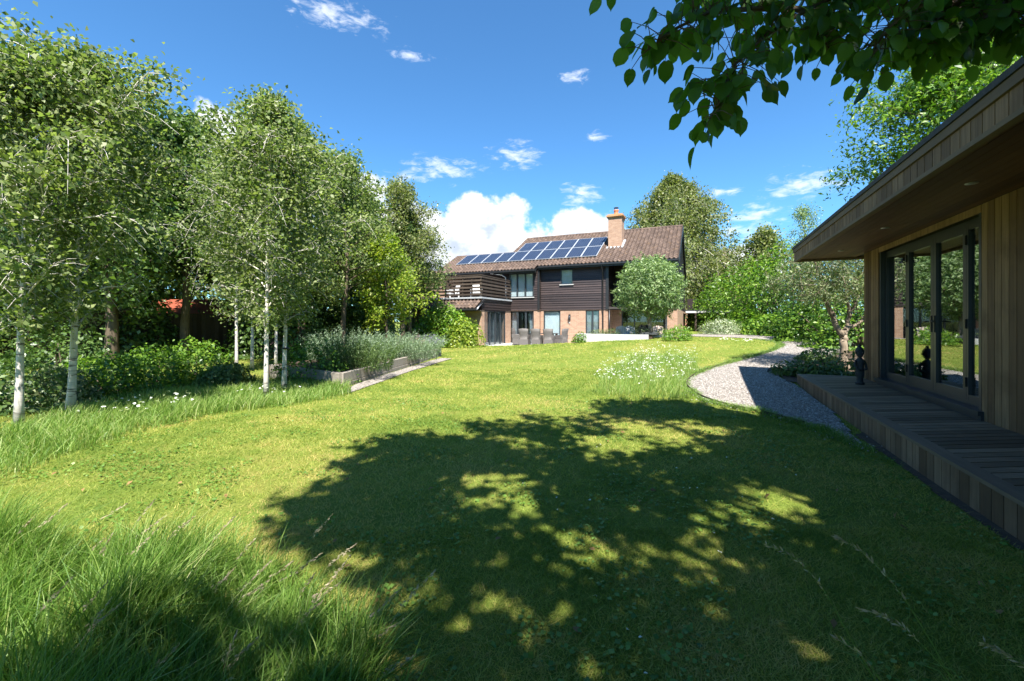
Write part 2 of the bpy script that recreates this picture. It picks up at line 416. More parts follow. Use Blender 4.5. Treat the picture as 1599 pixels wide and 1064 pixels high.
M['cladding'] = m_wood('weathered cedar cladding', (.14, .072, .032), (.37, .225, .115), 2, .75, 1.25, .7)
M['deck'] = m_wood('greyed deck boards', (.20, .185, .16), (.32, .30, .265), 1, .7, .9, .4)
M['edge board'] = m_wood('greyed cedar edge boards', (.14, .082, .045), (.36, .23, .14), 2, .75, 1.2, .65)
M['soffit'] = m_wood('cedar soffit boards', (.20, .115, .06), (.34, .21, .12), 0, .6, .8, .3)
M['coping'] = m_wood('grey timber trim', (.17, .122, .082), (.26, .19, .13), 1, .75, .8, .4)
M['terracotta'] = m_plain('terracotta pot', (.55, .22, .11), .8, .2, 8)
M['lamp white'] = m_plain('white lamp shade', (.82, .81, .78), .5, .03, 3, 0, 0)
M['steel'] = m_plain('brushed steel', (.45, .46, .47), .35, .1, 8, .9, 0)
def m_solar():
    m, nt, b = new_mat('solar cells')
    g = N(nt, 'ShaderNodeTexCoord').outputs['UV']
    br = N(nt, 'ShaderNodeTexBrick'); nt.links.new(g, br.inputs[0]); br.offset = 0; br.squash = 1
    br.inputs['Scale'].default_value = 1; br.inputs['Brick Width'].default_value = 1/6; br.inputs['Row Height'].default_value = 1/10
    br.inputs['Mortar Size'].default_value = .006; br.inputs['Mortar Smooth'].default_value = .1
    br.inputs['Color1'].default_value = (.004, .009, .024, 1); br.inputs['Color2'].default_value = (.007, .014, .036, 1)
    br.inputs['Mortar'].default_value = (.12, .15, .21, 1)
    nt.links.new(br.outputs[0], b.inputs['Base Color']); b.inputs['Roughness'].default_value = .3
    b.inputs['Specular IOR Level'].default_value = .3
    return m
M['solar'] = m_solar()
def m_wicker():
    m, nt, b = new_mat('grey brown wicker')
    w1 = N(nt, 'ShaderNodeTexWave'); w1.wave_type = 'BANDS'; w1.bands_direction = 'Z'; w1.inputs['Scale'].default_value = 9
    w1.inputs['Distortion'].default_value = 1.5; nt.links.new(pos(nt), w1.inputs[0])
    w2 = N(nt, 'ShaderNodeTexWave'); w2.wave_type = 'BANDS'; w2.bands_direction = 'X'; w2.inputs['Scale'].default_value = 8
    nt.links.new(pos(nt), w2.inputs[0])
    h = mth(nt, 'MULTIPLY', w1.outputs['Fac'], mth(nt, 'ADD', mth(nt, 'MULTIPLY', w2.outputs['Fac'], .5), .5))
    nt.links.new(ramp(nt, h, [(0, (.055, .048, .044)), (.6, (.15, .135, .125)), (1, (.23, .21, .195))]), b.inputs['Base Color'])
    b.inputs['Roughness'].default_value = .6; bump(nt, b, h, .6, .01); return m
M['wicker'] = m_wicker()

# ------------------------------------------------------------------ ground
def grid_sheet(name, xs, ys, m, dz=0.0, keep=None):
    X, Y = np.meshgrid(xs, ys); Z = terr(X, Y) + dz
    V = np.stack([X.ravel(), Y.ravel(), Z.ravel()], 1)
    nx, ny = len(xs), len(ys)
    i = np.arange(nx-1)[None, :] + nx*np.arange(ny-1)[:, None]
    Fc = np.stack([i, i+1, i+nx+1, i+nx], -1).reshape(-1, 4)
    if keep is not None:
        Fc = Fc[keep(V[Fc].mean(1)[:, :2])]
        u, inv = np.unique(Fc, return_inverse=True); V = V[u]; Fc = inv.reshape(-1, 4)
    return struct(np_mesh(name, V, Fc, m, smooth=True))
xs = np.unique(np.concatenate([np.linspace(-900, -60, 12), np.linspace(-60, -20, 30), np.arange(-20, 14, .4), [PATIO_X - .002, PATIO_X + .03, -1.33, -1.31], np.linspace(14, 60, 30), np.linspace(60, 900, 12)]))
ys = np.unique(np.concatenate([np.linspace(-900, -20, 12), np.linspace(-20, -3, 20), np.arange(-3, 32, .4), [PATIO_Y - .03, PATIO_Y + .002, 22.73, 22.75], np.linspace(32, 80, 25), np.linspace(80, 1200, 14)]))
lawn = grid_sheet('lawn', xs, ys, M['lawn'])

# gravel path: outline from the lawn edge to the deck, round to the drive by the house
PATH = poly([(1352, 705), (1270, 668), (1190, 646), (1105, 628), (1074, 608), (1072, 597), (1085, 586), (1110, 576), (1165, 561), (1208, 548),
             (1222, 541), (1212, 534), (1180, 530), (1120, 527), (1060, 525.5), (1062, 523.3), (1150, 523.2), (1250, 525), (1305, 531), (1325, 545), (1300, 556), (1222, 578), (1216, 590),
             (1246, 604), (1300, 645)])
fx = np.arange(-5, 10, .055); fy = np.arange(4, 40, .055)
grid_sheet('gravel_path', fx, fy, M['gravel'], .022, lambda P: inside(P, PATH))
BED_R = poly([(1222, 579), (1300, 557), (1340, 548), (1400, 560), (1380, 596), (1250, 603), (1216, 590)])
grid_sheet('planting_soil', np.arange(-2, 12, .2), np.arange(8, 22, .2), M['soil'], .035, lambda P: inside(P, BED_R))
SIDE = poly([(530, 612), (560, 600), (640, 574), (690, 560), (706, 561), (648, 578.5), (588, 600), (545, 615)])
grid_sheet('gravel_strip', np.arange(-12, 0, .06), np.arange(6, 24, .06), M['gravel'], .02, lambda P: inside(P, SIDE))
STRIP = np.array([(1.90, -1.2), (1.94, .6), (1.89, 2.2), (1.95, 3.6), (1.90, 5.0), (1.93, 6.0), (1.86, 7.2), (2.04, 7.4), (2.04, -1.2)])
grid_sheet('soil_strip', np.arange(1.5, 2.1, .03), np.arange(-1.2, 7.4, .06), M['soil'], .012, lambda P: inside(P, STRIP))
p = MB()
for i in range(11):
    for j in range(7):
        x0 = -12.45 + i*.6; y0 = 21.5 + j*.65
        p.box(x0, x0+.594, y0, y0+.644, .0, .118 + .003*random.random())
struct(p.build('patio', M['stone']))

# ------------------------------------------------------------------ house
HB = -0.15
house = thing('house', 'dark weatherboarded house over brick with brown tiled roof and rows of solar panels', 'house', (-7, 26, 0))
def part(mb, name, m, parent=None, bevel=0):
    o = mb.build(name, m, parent or house, bevel)
    r = o
    if (parent or house) is house: o.location = (7, -26, 0)
    return o
def tile_roof(x0, x1, y0, z0, y1, z1, name, parent=None, tw=.24, ch=.28):
    """pantile slope rising from the eave (y0,z0) to (y1,z1)"""
    L = math.hypot(y1-y0, z1-z0); ny_, nz_ = -(z1-z0)/L, (y1-y0)/L
    nt_ = max(1, round(abs(x1-x0)/tw)); nc = max(1, round(L/ch)); k = 6
    us = np.linspace(0, 1, nt_*k+1)
    prof = (np.maximum(0, np.cos(us*nt_*2*math.pi))*.058 - .022*np.maximum(0, -np.cos(us*nt_*2*math.pi)))
    V = []; T = []; Fs = []
    for c in range(nc):
        for e, (s, lift) in enumerate(((c/nc, .0), (c/nc, .042), ((c+1)/nc, .004))):
            for i, u in enumerate(us):
                h = lift + prof[i] + .012
                V.append((x0+(x1-x0)*u, y0+(y1-y0)*s+ny_*h, z0+(z1-z0)*s+nz_*h))
    n = len(us); tt = np.random.default_rng(3).random((nc, nt_))
    for c in range(nc):
        for e in range(2):
            b = (c*3+e)*n
            for i in range(n-1):
                Fs.append((b+i, b+i+1, b+n+i+1, b+n+i)); T.append(tt[c, min(nt_-1, i//k)])
    o = np_mesh(name, V, Fs, M['tile'], parent or house, T)
    if (parent or house) is house: o.location = (7, -26, 0)
    return o
K = .54
EYR, EZR = 25.6, 5.08
def rz_(y): return EZR + K*(y-EYR)
RY, RZ = 31.0, 5.08 + K*5.4
XL, XM, XR = -17.3, -12.6, -1.30
roof = tile_roof(XM, XR, EYR, EZR, RY, RZ, 'roof')
tile_roof(XL, -9.72, 25.2, rz_(25.2), EYR, EZR, 'roof', tw=.24, ch=.4)
tile_roof(XL, XM-.001, EYR, EZR, 28.2, rz_(28.2), 'roof')
tile_roof(XR, XM, 37.4, RZ-.54*6.4, RY, RZ, 'roof')          # rear slope
tile_roof(XM, XL, 31.2, rz_(25.2), 28.2, rz_(28.2), 'roof')
for x0, x1, y, z in ((XM, XR, RY, RZ), (XL, XM, 28.2, rz_(28.2))):
    r = MB(); n = int((x1-x0)/.42)
    for i in range(n):
        a = x0+(x1-x0)*i/n; b_ = x0+(x1-x0)*(i+1)/n - .008
        P = [(a, y+.13*math.cos(t), z-.02+.11*math.sin(t)) for t in np.linspace(0, math.pi, 7)]
        r.prism(P, (b_-a, 0, 0))
    part(r, 'ridge_tiles', M['tile'])
for x, ye, yr, zr in ((XR, EYR, RY, RZ), (XM, 28.2, RY, RZ), (XL, 25.2, 28.2, rz_(28.2))):
    v = MB(); ze = rz_(ye)
    v.prism([(x-.03, ye, ze-.24), (x-.03, yr, zr-.24), (x-.03, yr, zr+.0), (x-.03, ye, ze+.0)], (.06, 0, 0))
    part(v, 'bargeboard', M['black'])
v = MB()
v.prism([(XR-.03, RY, RZ-.24), (XR-.03, 37.4, RZ-.54*6.4-.24), (XR-.03, 37.4, RZ-.54*6.4), (XR-.03, RY, RZ)], (.06, 0, 0))
part(v, 'bargeboard', M['black'])
# roof underside / eaves closed in dark board
s = MB()
s.prism([(XM, EYR+.03, EZR-.05), (XM, RY, RZ-.05), (XM, 37.3, RZ-.54*6.3-.05), (XM, 37.3, RZ-.54*6.3-.1), (XM, RY, RZ-.14), (XM, EYR+.03, EZR-.12)], (XR-.04-XM, 0, 0))
s.prism([(XL+.04, 25.24, rz_(25.24)-.06), (XL+.04, 28.2, rz_(28.2)-.06), (XL+.04, 31.1, rz_(25.3)-.06), (XL+.04, 31.1, rz_(25.3)-.14), (XL+.04, 28.2, rz_(28.2)-.16), (XL+.04, 25.24, rz_(25.24)-.14)], (XM-.01-XL-.04, 0, 0))
s.prism([(XM, 25.24, rz_(25.24)-.06), (XM, 25.6, rz_(25.6)-.06), (XM, 25.6, rz_(25.6)-.14), (XM, 25.24, rz_(25.24)-.14)], (2.86, 0, 0))
part(s, 'eaves_lining', M['black'])
g = MB()
g.box(-9.65, XR-.02, EYR-.14, EYR-.02, EZR-.12, EZR-.02)
g.box(-12.3, -9.73, 25.06, 25.18, rz_(25.2)-.12, rz_(25.2)-.02)
g.box(XL, -12.32, 25.06, 25.18, rz_(25.2)-.12, rz_(25.2)-.02)
part(g, 'gutter', M['black'])
g = MB(); g.box(-9.68, XR, EYR+.0, EYR+.03, EZR-.22, EZR-.03); g.box(XL, -9.70, 25.2, 25.23, rz_(25.2)-.22, rz_(25.2)-.03)
part(g, 'fascia_board', M['black'])

def boards_y(mb, x0, x1, z0, z1, y, e=.15, holes=()):
    """lapped boards on a wall facing -Y"""
    n = max(1, round((z1-z0)/e)); h = (z1-z0)/n
    for i in range(n):
        a, b = z0+i*h, z0+(i+1)*h; segs = [(x0, x1)]
        for hx0, hx1, hz0, hz1 in holes:
            if b > hz0+.001 and a < hz1-.001:
                segs = [q for (p0, p1) in segs for q in ((p0, min(p1, hx0)), (max(p0, hx1), p1)) if q[1]-q[0] > .01]
        for p0, p1 in segs:
            mb.prism([(p0, y-.042, a), (p0, y-.012, b+.004), (p0, y+.04, b+.004), (p0, y+.04, a)], (p1-p0, 0, 0))
def boards_x(mb, y0, y1, z0, z1, x, sgn=1, e=.15, top=None):
    n = max(1, round((z1-z0)/e)); h = (z1-z0)/n
    for i in range(n):
        a, b = z0+i*h, z0+(i+1)*h
        q0, q1 = (y0, y1) if top is None else top(b)
        if q1-q0 < .05: continue
        mb.prism([(x+sgn*.042, q0, a), (x+sgn*.012, q0, b+.004), (x-sgn*.04, q0, b+.004), (x-sgn*.04, q0, a)], (0, q1-q0, 0))
# first floor boarding
FL = 2.27
b = MB(); boards_y(b, -9.66, -5.33, FL, 4.98, 26.0, .145, [(-8.31, -7.50, 3.88, 4.84)]); part(b, 'weatherboarding', M['dark board'])
b = MB(); boards_y(b, -11.95, -9.68, FL, 4.80, 25.7, .145, [(-11.76, -10.03, 3.12, 4.69)]); part(b, 'weatherboarding', M['dark board'])
b = MB(); boards_x(b, 26.0, 28.0, FL, 5.2, -5.33, 1, .145); part(b, 'weatherboarding', M['dark board side'])
b = MB(); boards_x(b, 25.66, 26.0, FL, 4.85, -9.66, 1, .145); part(b, 'weatherboarding', M['dark board side'])
b = MB(); boards_x(b, 26.0, 37, FL, RZ-.2, -1.42, 1, .15, lambda z: (max(26.0, EYR+(z-EZR+.12)/K), min(36.8, RY+(RZ-.15-z)/.54))); part(b, 'gable_boarding', M['dark board side'])
b = MB(); boards_y(b, -1.9, -1.45, FL, 5.0, 26.0, .145); part(b, 'weatherboarding', M['dark board'])
for q in ((-5.43, -5.27, 25.93, 26.0, FL, 4.98), (-9.74, -9.62, 25.62, 25.69, FL, 4.8), (-1.5, -1.38, 25.93, 25.99, FL, 5.0)):
    b = MB(); b.box(*q); part(b, 'corner_board', M['black'])
b = MB(); boards_y(b, -17.2, -11.95, 2.95, 5.6, 28.2, .16); part(b, 'weatherboarding', M['dark board'])
b = MB(); boards_y(b, -5.3, -1.5, FL+.2, 6.2, 28.0, .16); part(b, 'weatherboarding', M['dark board'])
# brick ground floor (openings left between the pieces)
w = MB()
w.box(-12.1, -11.75, 25.7, 25.98, HB, FL); w.box(-10.03, -9.66, 25.7, 25.98, HB, FL)
w.box(-9.66, -9.47, 26.0, 26.3, HB, FL); w.box(-8.33, -6.70, 26.0, 26.3, HB, FL); w.box(-5.85, -5.33, 26.0, 26.3, HB, FL)
w.box(-9.47, -8.33, 26.002, 26.3, 2.21, FL); w.box(-11.75, -10.03, 25.702, 25.98, 2.21, FL); w.box(-6.7, -5.85, 26.002, 26.3, 2.23, FL)
w.box(-9.47, -8.33, 26.002, 26.3, HB, .1); w.box(-11.75, -10.03, 25.702, 25.98, HB, .1); w.box(-6.7, -5.85, 26.002, 26.3, HB, .1)
w.box(-5.33, -4.75, 27.4, 27.7, HB, FL); w.box(-1.93, -1.38, 26.0, 26.5, HB, FL); w.box(-5.6, -5.32, 26.3, 27.4, HB, FL)
w.box(-1.68, -1.38, 26.5, 36.8, HB, FL); w.box(XL+.2, -1.7, 36.5, 36.8, HB, 4.4)
w.box(-12.05, -11.66, 21.62, 22.0, HB, 2.2); w.box(-17.1, -12.05, 21.62, 21.9, HB, 2.2); w.box(-11.98, -11.66, 24.9, 25.69, HB, 2.2)
w.box(-17.1, -16.8, 21.9, 36.5, HB, 5.0)
part(w, 'brick_wall', M['brick'])
w = MB(); w.box(-17.0, -1.5, 25.99, 36.4, 2.3, 2.42); w.box(-17.0, -5.6, 28.4, 28.5, 2.42, 6.0); w.box(-12.05, -11.9, 25.98, 28.4, 0, 4.8); w.box(-16.7, -1.6, 31.0, 31.1, HB, 5.3); part(w, 'room_lining', M['void'])
# set-back glazing on the right behind the round tree
gz = MB()
for x in (-4.75, -4.0, -3.1, -2.25): gz.box(x, x+.07, 27.42, 27.5, 0.6, FL)
gz.box(-4.75, -1.95, 27.42, 27.5, FL-.08, FL-.002); fr = part(gz, 'glazed_screen', M['frame'])
g = MB(); g.box(-4.72, -2.0, 27.45, 27.46, .5, FL-.08); part(g, 'glass', M['glass'], fr)
g = MB(); g.box(-2.1, -1.93, 26.9, 27.4, HB, FL); part(g, 'render_column', M['stone'])

def window(x0, x1, z0, z1, y, n, sill=True, blind='blind', kind='window', fw=.055, split=None, part_open=None):
    f_ = MB()
    f_.box(x0, x1, y-.035, y+.05, z0, z0+fw); f_.box(x0, x1, y-.035, y+.05, z1-fw, z1)
    f_.box(x0, x0+fw, y-.033, y+.05, z0+fw, z1-fw); f_.box(x1-fw, x1, y-.033, y+.05, z0+fw, z1-fw)
    for i in range(1, n):
        xx = x0+(x1-x0)*i/n; f_.box(xx-fw*.8, xx+fw*.8, y-.03, y+.048, z0+fw, z1-fw)
    o = part(f_, kind, M['frame'])
    g_ = MB(); g_.box(x0+fw, x1-fw, y+.004, y+.012, z0+fw, z1-fw); part(g_, 'glass', M['glass'], o)
    if blind:
        b_ = MB(); m_ = int((x1-x0)/.09)
        for i in range(m_):
            a = x0+fw+(x1-x0-2*fw)*i/m_; e = x0+fw+(x1-x0-2*fw)*(i+1)/m_
            b_.prism([(a, y+.09, z0+fw), (e, y+.115, z0+fw), (e, y+.12, z0+fw), (a, y+.095, z0+fw)], (0, 0, z1-z0-2*fw))
        part(b_, 'blind', M[blind], o)
    if sill:
        s_ = MB(); s_.box(x0-.06, x1+.06, y-.11, y-.04, z0-.05, z0); part(s_, 'sill', M['white'], o)
    return o
window(-11.76, -10.03, 3.12, 4.69, 25.70, 3)
window(-8.31, -7.50, 3.88, 4.84, 26.0, 1)
window(-9.47, -8.33, .1, 2.21, 26.06, 1, False)
window(-6.70, -5.85, .1, 2.23, 26.06, 2, False, 'grey blind', 'door')
# open sliding door opening beside it: dark room with one pane drawn
o = window(-11.75, -10.03, .1, 2.21, 25.78, 3, False, None, 'door')
cu = MB(); cu.box(-11.70, -11.25, 26.05, 26.08, .12, 2.15); cu.box(-10.45, -10.1, 26.05, 26.08, .12, 2.15); part(cu, 'curtain', M['grey blind'], o)
# left projecting wing: side wall of folding doors facing right, lean-to tiles in front, balcony on top
wx = -11.66
d_ = MB()
for y in (22.0, 22.72, 23.44, 24.16, 24.84): d_.box(wx-.09, wx-.02, y, y+.07, .14, 2.12)
d_.box(wx-.088, wx-.022, 22.0, 24.9, 2.12, 2.2); d_.box(wx-.1, wx-.01, 22.0, 24.9, .05, .14)
fd = part(d_, 'folding_doors', M['frame'])
g = MB(); g.box(wx-.06, wx-.05, 22.0, 24.9, .14, 2.12); part(g, 'glass', M['glass'], fd)
g = MB()
for i in range(26):
    y = 22.05+i*.11; g.prism([(wx-.2, y, .15), (wx-.23, y+.1, .15), (wx-.235, y+.1, .15), (wx-.205, y, .15)], (0, 0, 1.97))
part(g, 'curtain', M['grey blind'], fd)
b = MB(); boards_x(b, 21.62, 25.66, 2.22, 2.86, wx, 1, .15); part(b, 'weatherboarding', M['dark board side'])
b = MB(); b.box(-17.1, -11.55, 21.45, 28.2, 2.86, 2.95); b.box(-17.0, wx-.3, 24.9, 25.0, .0, 2.2); part(b, 'balcony_floor', M['lead'])
tile_roof(-17.1, -11.55, 20.8, 2.27, 21.75, 2.86, 'lean_to_roof', ch=.3)
b = MB(); b.prism([(-11.56, 20.75, 2.12), (-11.56, 21.75, 2.74), (-11.56, 21.75, 2.87), (-11.56, 20.75, 2.27)], (.05, 0, 0)); b.box(-17.1, -11.5, 20.68, 20.79, 2.17, 2.27); b.box(-17.1, -11.57, 20.82, 21.6, 2.14, 2.16); part(b, 'gutter', M['black'])
b = MB()
for i in range(6):
    z = 3.05+i*.2
    b.box(-16.6, -11.62, 21.52, 21.555, z, z+.105); b.box(-11.62, -11.585, 21.52, 25.65, z, z+.105)
b.box(-16.6, -11.57, 21.5, 21.62, 4.19, 4.23); b.box(-11.68, -11.568, 21.62, 25.65, 4.19, 4.23)
for i in range(9): x = -16.5+i*.6; b.box(x, x+.07, 21.556, 21.62, 2.95, 4.185)
for i in range(6): y = 22.1+i*.65; b.box(-11.68, -11.622, y, y+.07, 2.95, 4.185)
part(b, 'balcony_railing', M['rail'])
# chimney
ch = MB(); ch.box(-5.69, -4.82, 27.9, 28.75, 5.9, 8.25); cho = part(ch, 'chimney', M['brick'])
def sub(mb, n, m, par): return mb.build(n, m, par)
cc = MB(); cc.box(-5.75, -4.76, 27.84, 28.81, 8.25, 8.33); cc.box(-5.80, -4.71, 27.79, 28.86, 8.33, 8.43); cc.box(-5.73, -4.78, 27.86, 28.79, 8.43, 8.50)
sub(cc, 'corbel', m_brick('lichened corbel brick', (.40, .17, .06), (.50, .27, .12), (.42, .33, .2)), cho)
cp = MB(); cp.lathe([(.17, 8.5), (.15, 8.56), (.14, 8.75), (.17, 8.78), (.17, 8.84), (.12, 8.84)], (-5.25, 28.3, 0)); sub(cp, 'chimney_pot', M['terracotta'], cho)
cp = MB()
for k in range(8):
    a = k*math.pi/4; cp.tube([(-5.25+.12*math.cos(a), 28.3+.12*math.sin(a), 8.8), (-5.25+.13*math.cos(a), 28.3+.13*math.sin(a), 8.98)], .008, 4)
cp.lathe([(.15, 8.97), (.16, 8.99), (.05, 9.03)], (-5.25, 28.3, 0)); sub(cp, 'cowl', M['black'], cho)
cp = MB(); cp.prism([(-5.8, 27.80, 6.24), (-5.8, 27.92, 6.33), (-5.8, 27.92, 6.42), (-5.8, 27.80, 6.30)], (1.1, 0, 0)); cp.prism([(-4.82, 27.9, 6.32), (-4.82, 28.75, 6.78), (-4.82, 28.75, 6.95), (-4.82, 27.9, 6.48)], (.13, 0, 0)); sub(cp, 'flashing', M['lead'], cho)
# down pipes, wall lamp
dp = MB(); dp.tube([(-5.61, 25.52, 4.98), (-5.61, 25.62, 4.8), (-5.61, 25.88, 4.6), (-5.61, 25.88, 2.3), (-5.61, 25.93, 2.2), (-5.61, 25.93, .1)], .04, 8); part(dp, 'downpipe', M['black'])
dp = MB(); dp.tube([(-12.9, 25.15, 4.72), (-12.2, 25.4, 4.62), (-12.0, 25.62, 4.45), (-11.98, 25.62, 3.2), (-11.85, 25.6, 2.95)], .04, 8); part(dp, 'downpipe', M['steel'])
dp = MB(); dp.tube([(-11.5, 20.78, 2.2), (-11.52, 21.2, 2.45), (-11.56, 21.58, 2.6), (-11.6, 21.58, 2.75)], .035, 8); part(dp, 'downpipe', M['steel'])
dp = MB(); dp.tube([(-5.25, 26.06, 2.25), (-5.25, 26.06, .1)], .045, 8); part(dp, 'downpipe', M['black'])
wl = MB(); wl.box(-7.78, -7.66, 25.96, 25.997, 1.62, 1.98); wl.box(-7.76, -7.68, 25.86, 25.955, 1.90, 1.95); wl.lathe([(.05, 1.66), (.075, 1.70), (.075, 1.86), (.03, 1.9)], (-7.72, 25.9, 0), 8); part(wl, 'wall_lamp', M['frame'])
wl = MB(); wl.box(-7.76, -7.69, 25.96, 25.997, 1.42, 1.5); part(wl, 'tap_box', M['white'])
# solar panels on the roof slope
def on_roof(x, s, h): # s metres up the slope from the eave
    L = math.hypot(1, K); return (x+7, EYR+s/L - K/L*h - 26, EZR+K*s/L + 1/L*h)
def solar(x0, x1, s0, s1):
    P = [on_roof(x0, s0, .13), on_roof(x1, s0, .13), on_roof(x1, s1, .13), on_roof(x0, s1, .13)]
    n = np.array([0, K, -1.0])/math.hypot(1, K)*.04*-1
    f_ = MB(); f_.prism([tuple(np.array(q)-n*1.0) for q in P], n)
    o = f_.build('solar_panel', M['panel frame'], house)
    i = .035; Q = [on_roof(x0+i, s0+i, .133), on_roof(x1-i, s0+i, .133), on_roof(x1-i, s1-i, .133), on_roof(x0+i, s1-i, .133)]
    me = bpy.data.meshes.new('cells'); me.from_pydata(Q, [], [(0, 1, 2, 3)])
    uv = me.uv_layers.new(name='UVMap')
    for k, c in enumerate(((0, 0), (1, 0), (1, 1), (0, 1))): uv.data[k].uv = c
    me.materials.append(M['solar']); q = bpy.data.objects.new('cells', me); COL.objects.link(q); q.parent = o
pw = (16.3-6.08)/10
for i in range(10): solar(-16.3+i*pw, -16.3+(i+1)*pw-.02, .95, 2.78)
for i in range(6): solar(-12.2+i*pw, -12.2+(i+1)*pw-.02, 2.82, 4.65)

# ------------------------------------------------------------------ garden room
gr = thing('garden_room', 'low cedar clad garden room with deep eaves and glazed doors beside the deck', 'garden room', (3, 8, 0))
def gp(mb, name, m, parent=None, bevel=0):
    o = mb.build(name, m, parent or gr, bevel)
    if parent is None: o.location = (-3, -8, 0)
    return o
GX, DZ = 3.2, .30
GY0, GY1 = -1.5, 11.7
def vboards(mb, y0, y1, z0, z1, x, wdt=.135, t=.022):
    n = max(1, round((y1-y0)/wdt)); h = (y1-y0)/n
    for i in range(n): mb.box(x, x+t+.002*random.random(), y0+i*h+.0055, y0+(i+1)*h-.0055, z0, z1)
b = MB(); vboards(b, GY0, 7.36, DZ-.1, 3.03, GX); vboards(b, 10.86, GY1, DZ-.1, 3.03, GX, .14)
n = 30
for i in range(n): b.box(GX+.03+i*.14, GX+.165+i*.14, GY1-.01, GY1+.014, DZ-.25, 3.03)
b.box(GX+.0005, GX+.02, 7.37, 10.85, 2.93, 3.03)
gp(b, 'cladding', M['cladding'])
b = MB(); b.box(GX+.03, GX+.2, GY0, 7.36, 0, 3.02); b.box(GX+.03, GX+.2, 10.86, GY1-.02, 0, 3.02); b.box(GX+.2, GX+4.2, GY1-.15, GY1-.02, 0, 3.02)
b.box(GX+4.2, GX+4.3, GY0, GY1, 0, 3.02); b.box(GX+.2, GX+4.2, GY0, GY0+.1, 0, 3.02); b.box(GX+.2, GX+4.2, GY0+.1, GY1-.15, .1, DZ+.04); b.box(GX+.2, GX+4.2, GY0+.1, GY1-.15, 2.94, 3.02)
gp(b, 'inner_wall', M['void'])
RX0, RX1, RYA, RYB = 2.0, 8.0, -2.0, 12.3
b = MB()
nb = 11
for i in range(nb):
    a = RX0+.06+(GX-RX0-.06)*i/nb; e = RX0+.06+(GX-RX0-.06)*(i+1)/nb
    b.box(a+.003, e-.003, RYA+.05, RYB-.05, 3.035, 3.055)
so = gp(b, 'soffit', m_wood('cedar soffit planks', (.085, .038, .017), (.19, .095, .045), 1, .55, .8, .3))
b = MB(); vboards(b, RYA, RYB, 3.03, 3.20, RX0, .16, .024)
for i in range(37): x = RX0+.04+i*.16; b.box(x, x+.154, RYB-.001, RYB+.024, 3.03, 3.20)
fa = gp(b, 'fascia', M['edge board'])
b = MB(); b.box(RX0-.02, RX0+.05, RYA, RYB+.03, 3.205, 3.285); b.box(RX0+.05, RX1, RYB-.02, RYB+.045, 3.205, 3.285); gp(b, 'roof_trim', M['coping'])
b = MB(); b.box(RX0-.004, RX0+.06, RYA, RYB+.02, 2.985, 3.028); b.box(RX0+.06, RX1, RYB-.03, RYB+.02, 2.985, 3.028); gp(b, 'roof_trim', M['coping'])
b = MB(); b.box(RX0+.025, RX1, RYA, RYB-.02, 3.06, 3.30); b.box(RX0-.035, RX0+.1, RYA, RYB+.06, 3.29, 3.345); gp(b, 'roof', M['dark stone'])
for y in (6.2, 8.6, 11.0):
    l = MB(); l.lathe([(.055, 3.026), (.055, 3.034)], (2.62, y, 0), 16); gp(l, 'downlight', M['steel'])
# door set, recessed
dx = GX + .14
f_ = MB(); y0, y1, z0, z1 = 7.40, 10.80, DZ+.12, 2.93
f_.box(GX+.02, dx+.08, 10.80, 10.86, z0-.1, z1); f_.box(GX+.0, dx+.08, 7.365, 7.42, z0-.1, z1)
f_.box(dx-.03, dx+.08, 7.42, 10.8, 2.85, 2.93); f_.box(dx-.03, dx+.08, 7.42, 10.8, z0-.02, z0+.05)
dr = gp(f_, 'door_frame', M['frame'])
ys_ = [7.42, 7.93, 8.86, 9.82, 10.80]
for i in range(4):
    a, e = ys_[i], ys_[i+1]; st = .085 if i in (1, 2) else .05
    l = MB(); l.box(dx-.045, dx+.03, a+.004, a+st, z0+.05, 2.85); l.box(dx-.045, dx+.03, e-st, e-.004, z0+.05, 2.85)
    l.box(dx-.043, dx+.028, a+st, e-st, 2.85-st, 2.85); l.box(dx-.043, dx+.028, a+st, e-st, z0+.05, z0+.05+st*1.5)
    lo = gp(l, 'door_leaf' if i in (1, 2) else 'side_light', M['frame'])
    g_ = MB(); g_.box(dx-.012, dx-.004, a+st, e-st, z0+.05+st*1.5, 2.85-st); sub(g_, 'glass', M['door glass'], lo)
    if i in (1, 2):
        h_ = MB(); yy = e-.05 if i == 1 else a+.05
        h_.box(dx-.06, dx-.045, yy-.02, yy+.02, 1.38, 1.64)
        sg = -1 if i == 1 else 1
        h_.tube([(dx-.06, yy, 1.55), (dx-.10, yy, 1.55), (dx-.10, yy+sg*.12, 1.545)], .011, 8); sub(h_, 'handle', M['black'], lo)
    if i in (0, 3, 1):
        h_ = MB(); yy = e if i < 2 else a
        if i != 1:
            for z in (.65, 1.45, 2.6): h_.box(dx-.066, dx-.046, yy-.02, yy+.02, z, z+.13)
            sub(h_, 'hinge', M['black'], lo)
s_ = MB(); s_.box(GX-.06, dx+.02, 7.3, 10.9, DZ+.06, DZ+.115); s_.box(GX-.03, GX+.1, 7.3, 10.9, DZ, DZ+.06); gp(s_, 'door_sill', M['frame'])

deck = thing('timber_deck', 'raised timber deck of diagonal boards along the front of the cedar garden room', 'deck', (2, 8, 0))
DX0, DY0, DY1 = 2.0, -1.5, 12.0
b = MB()
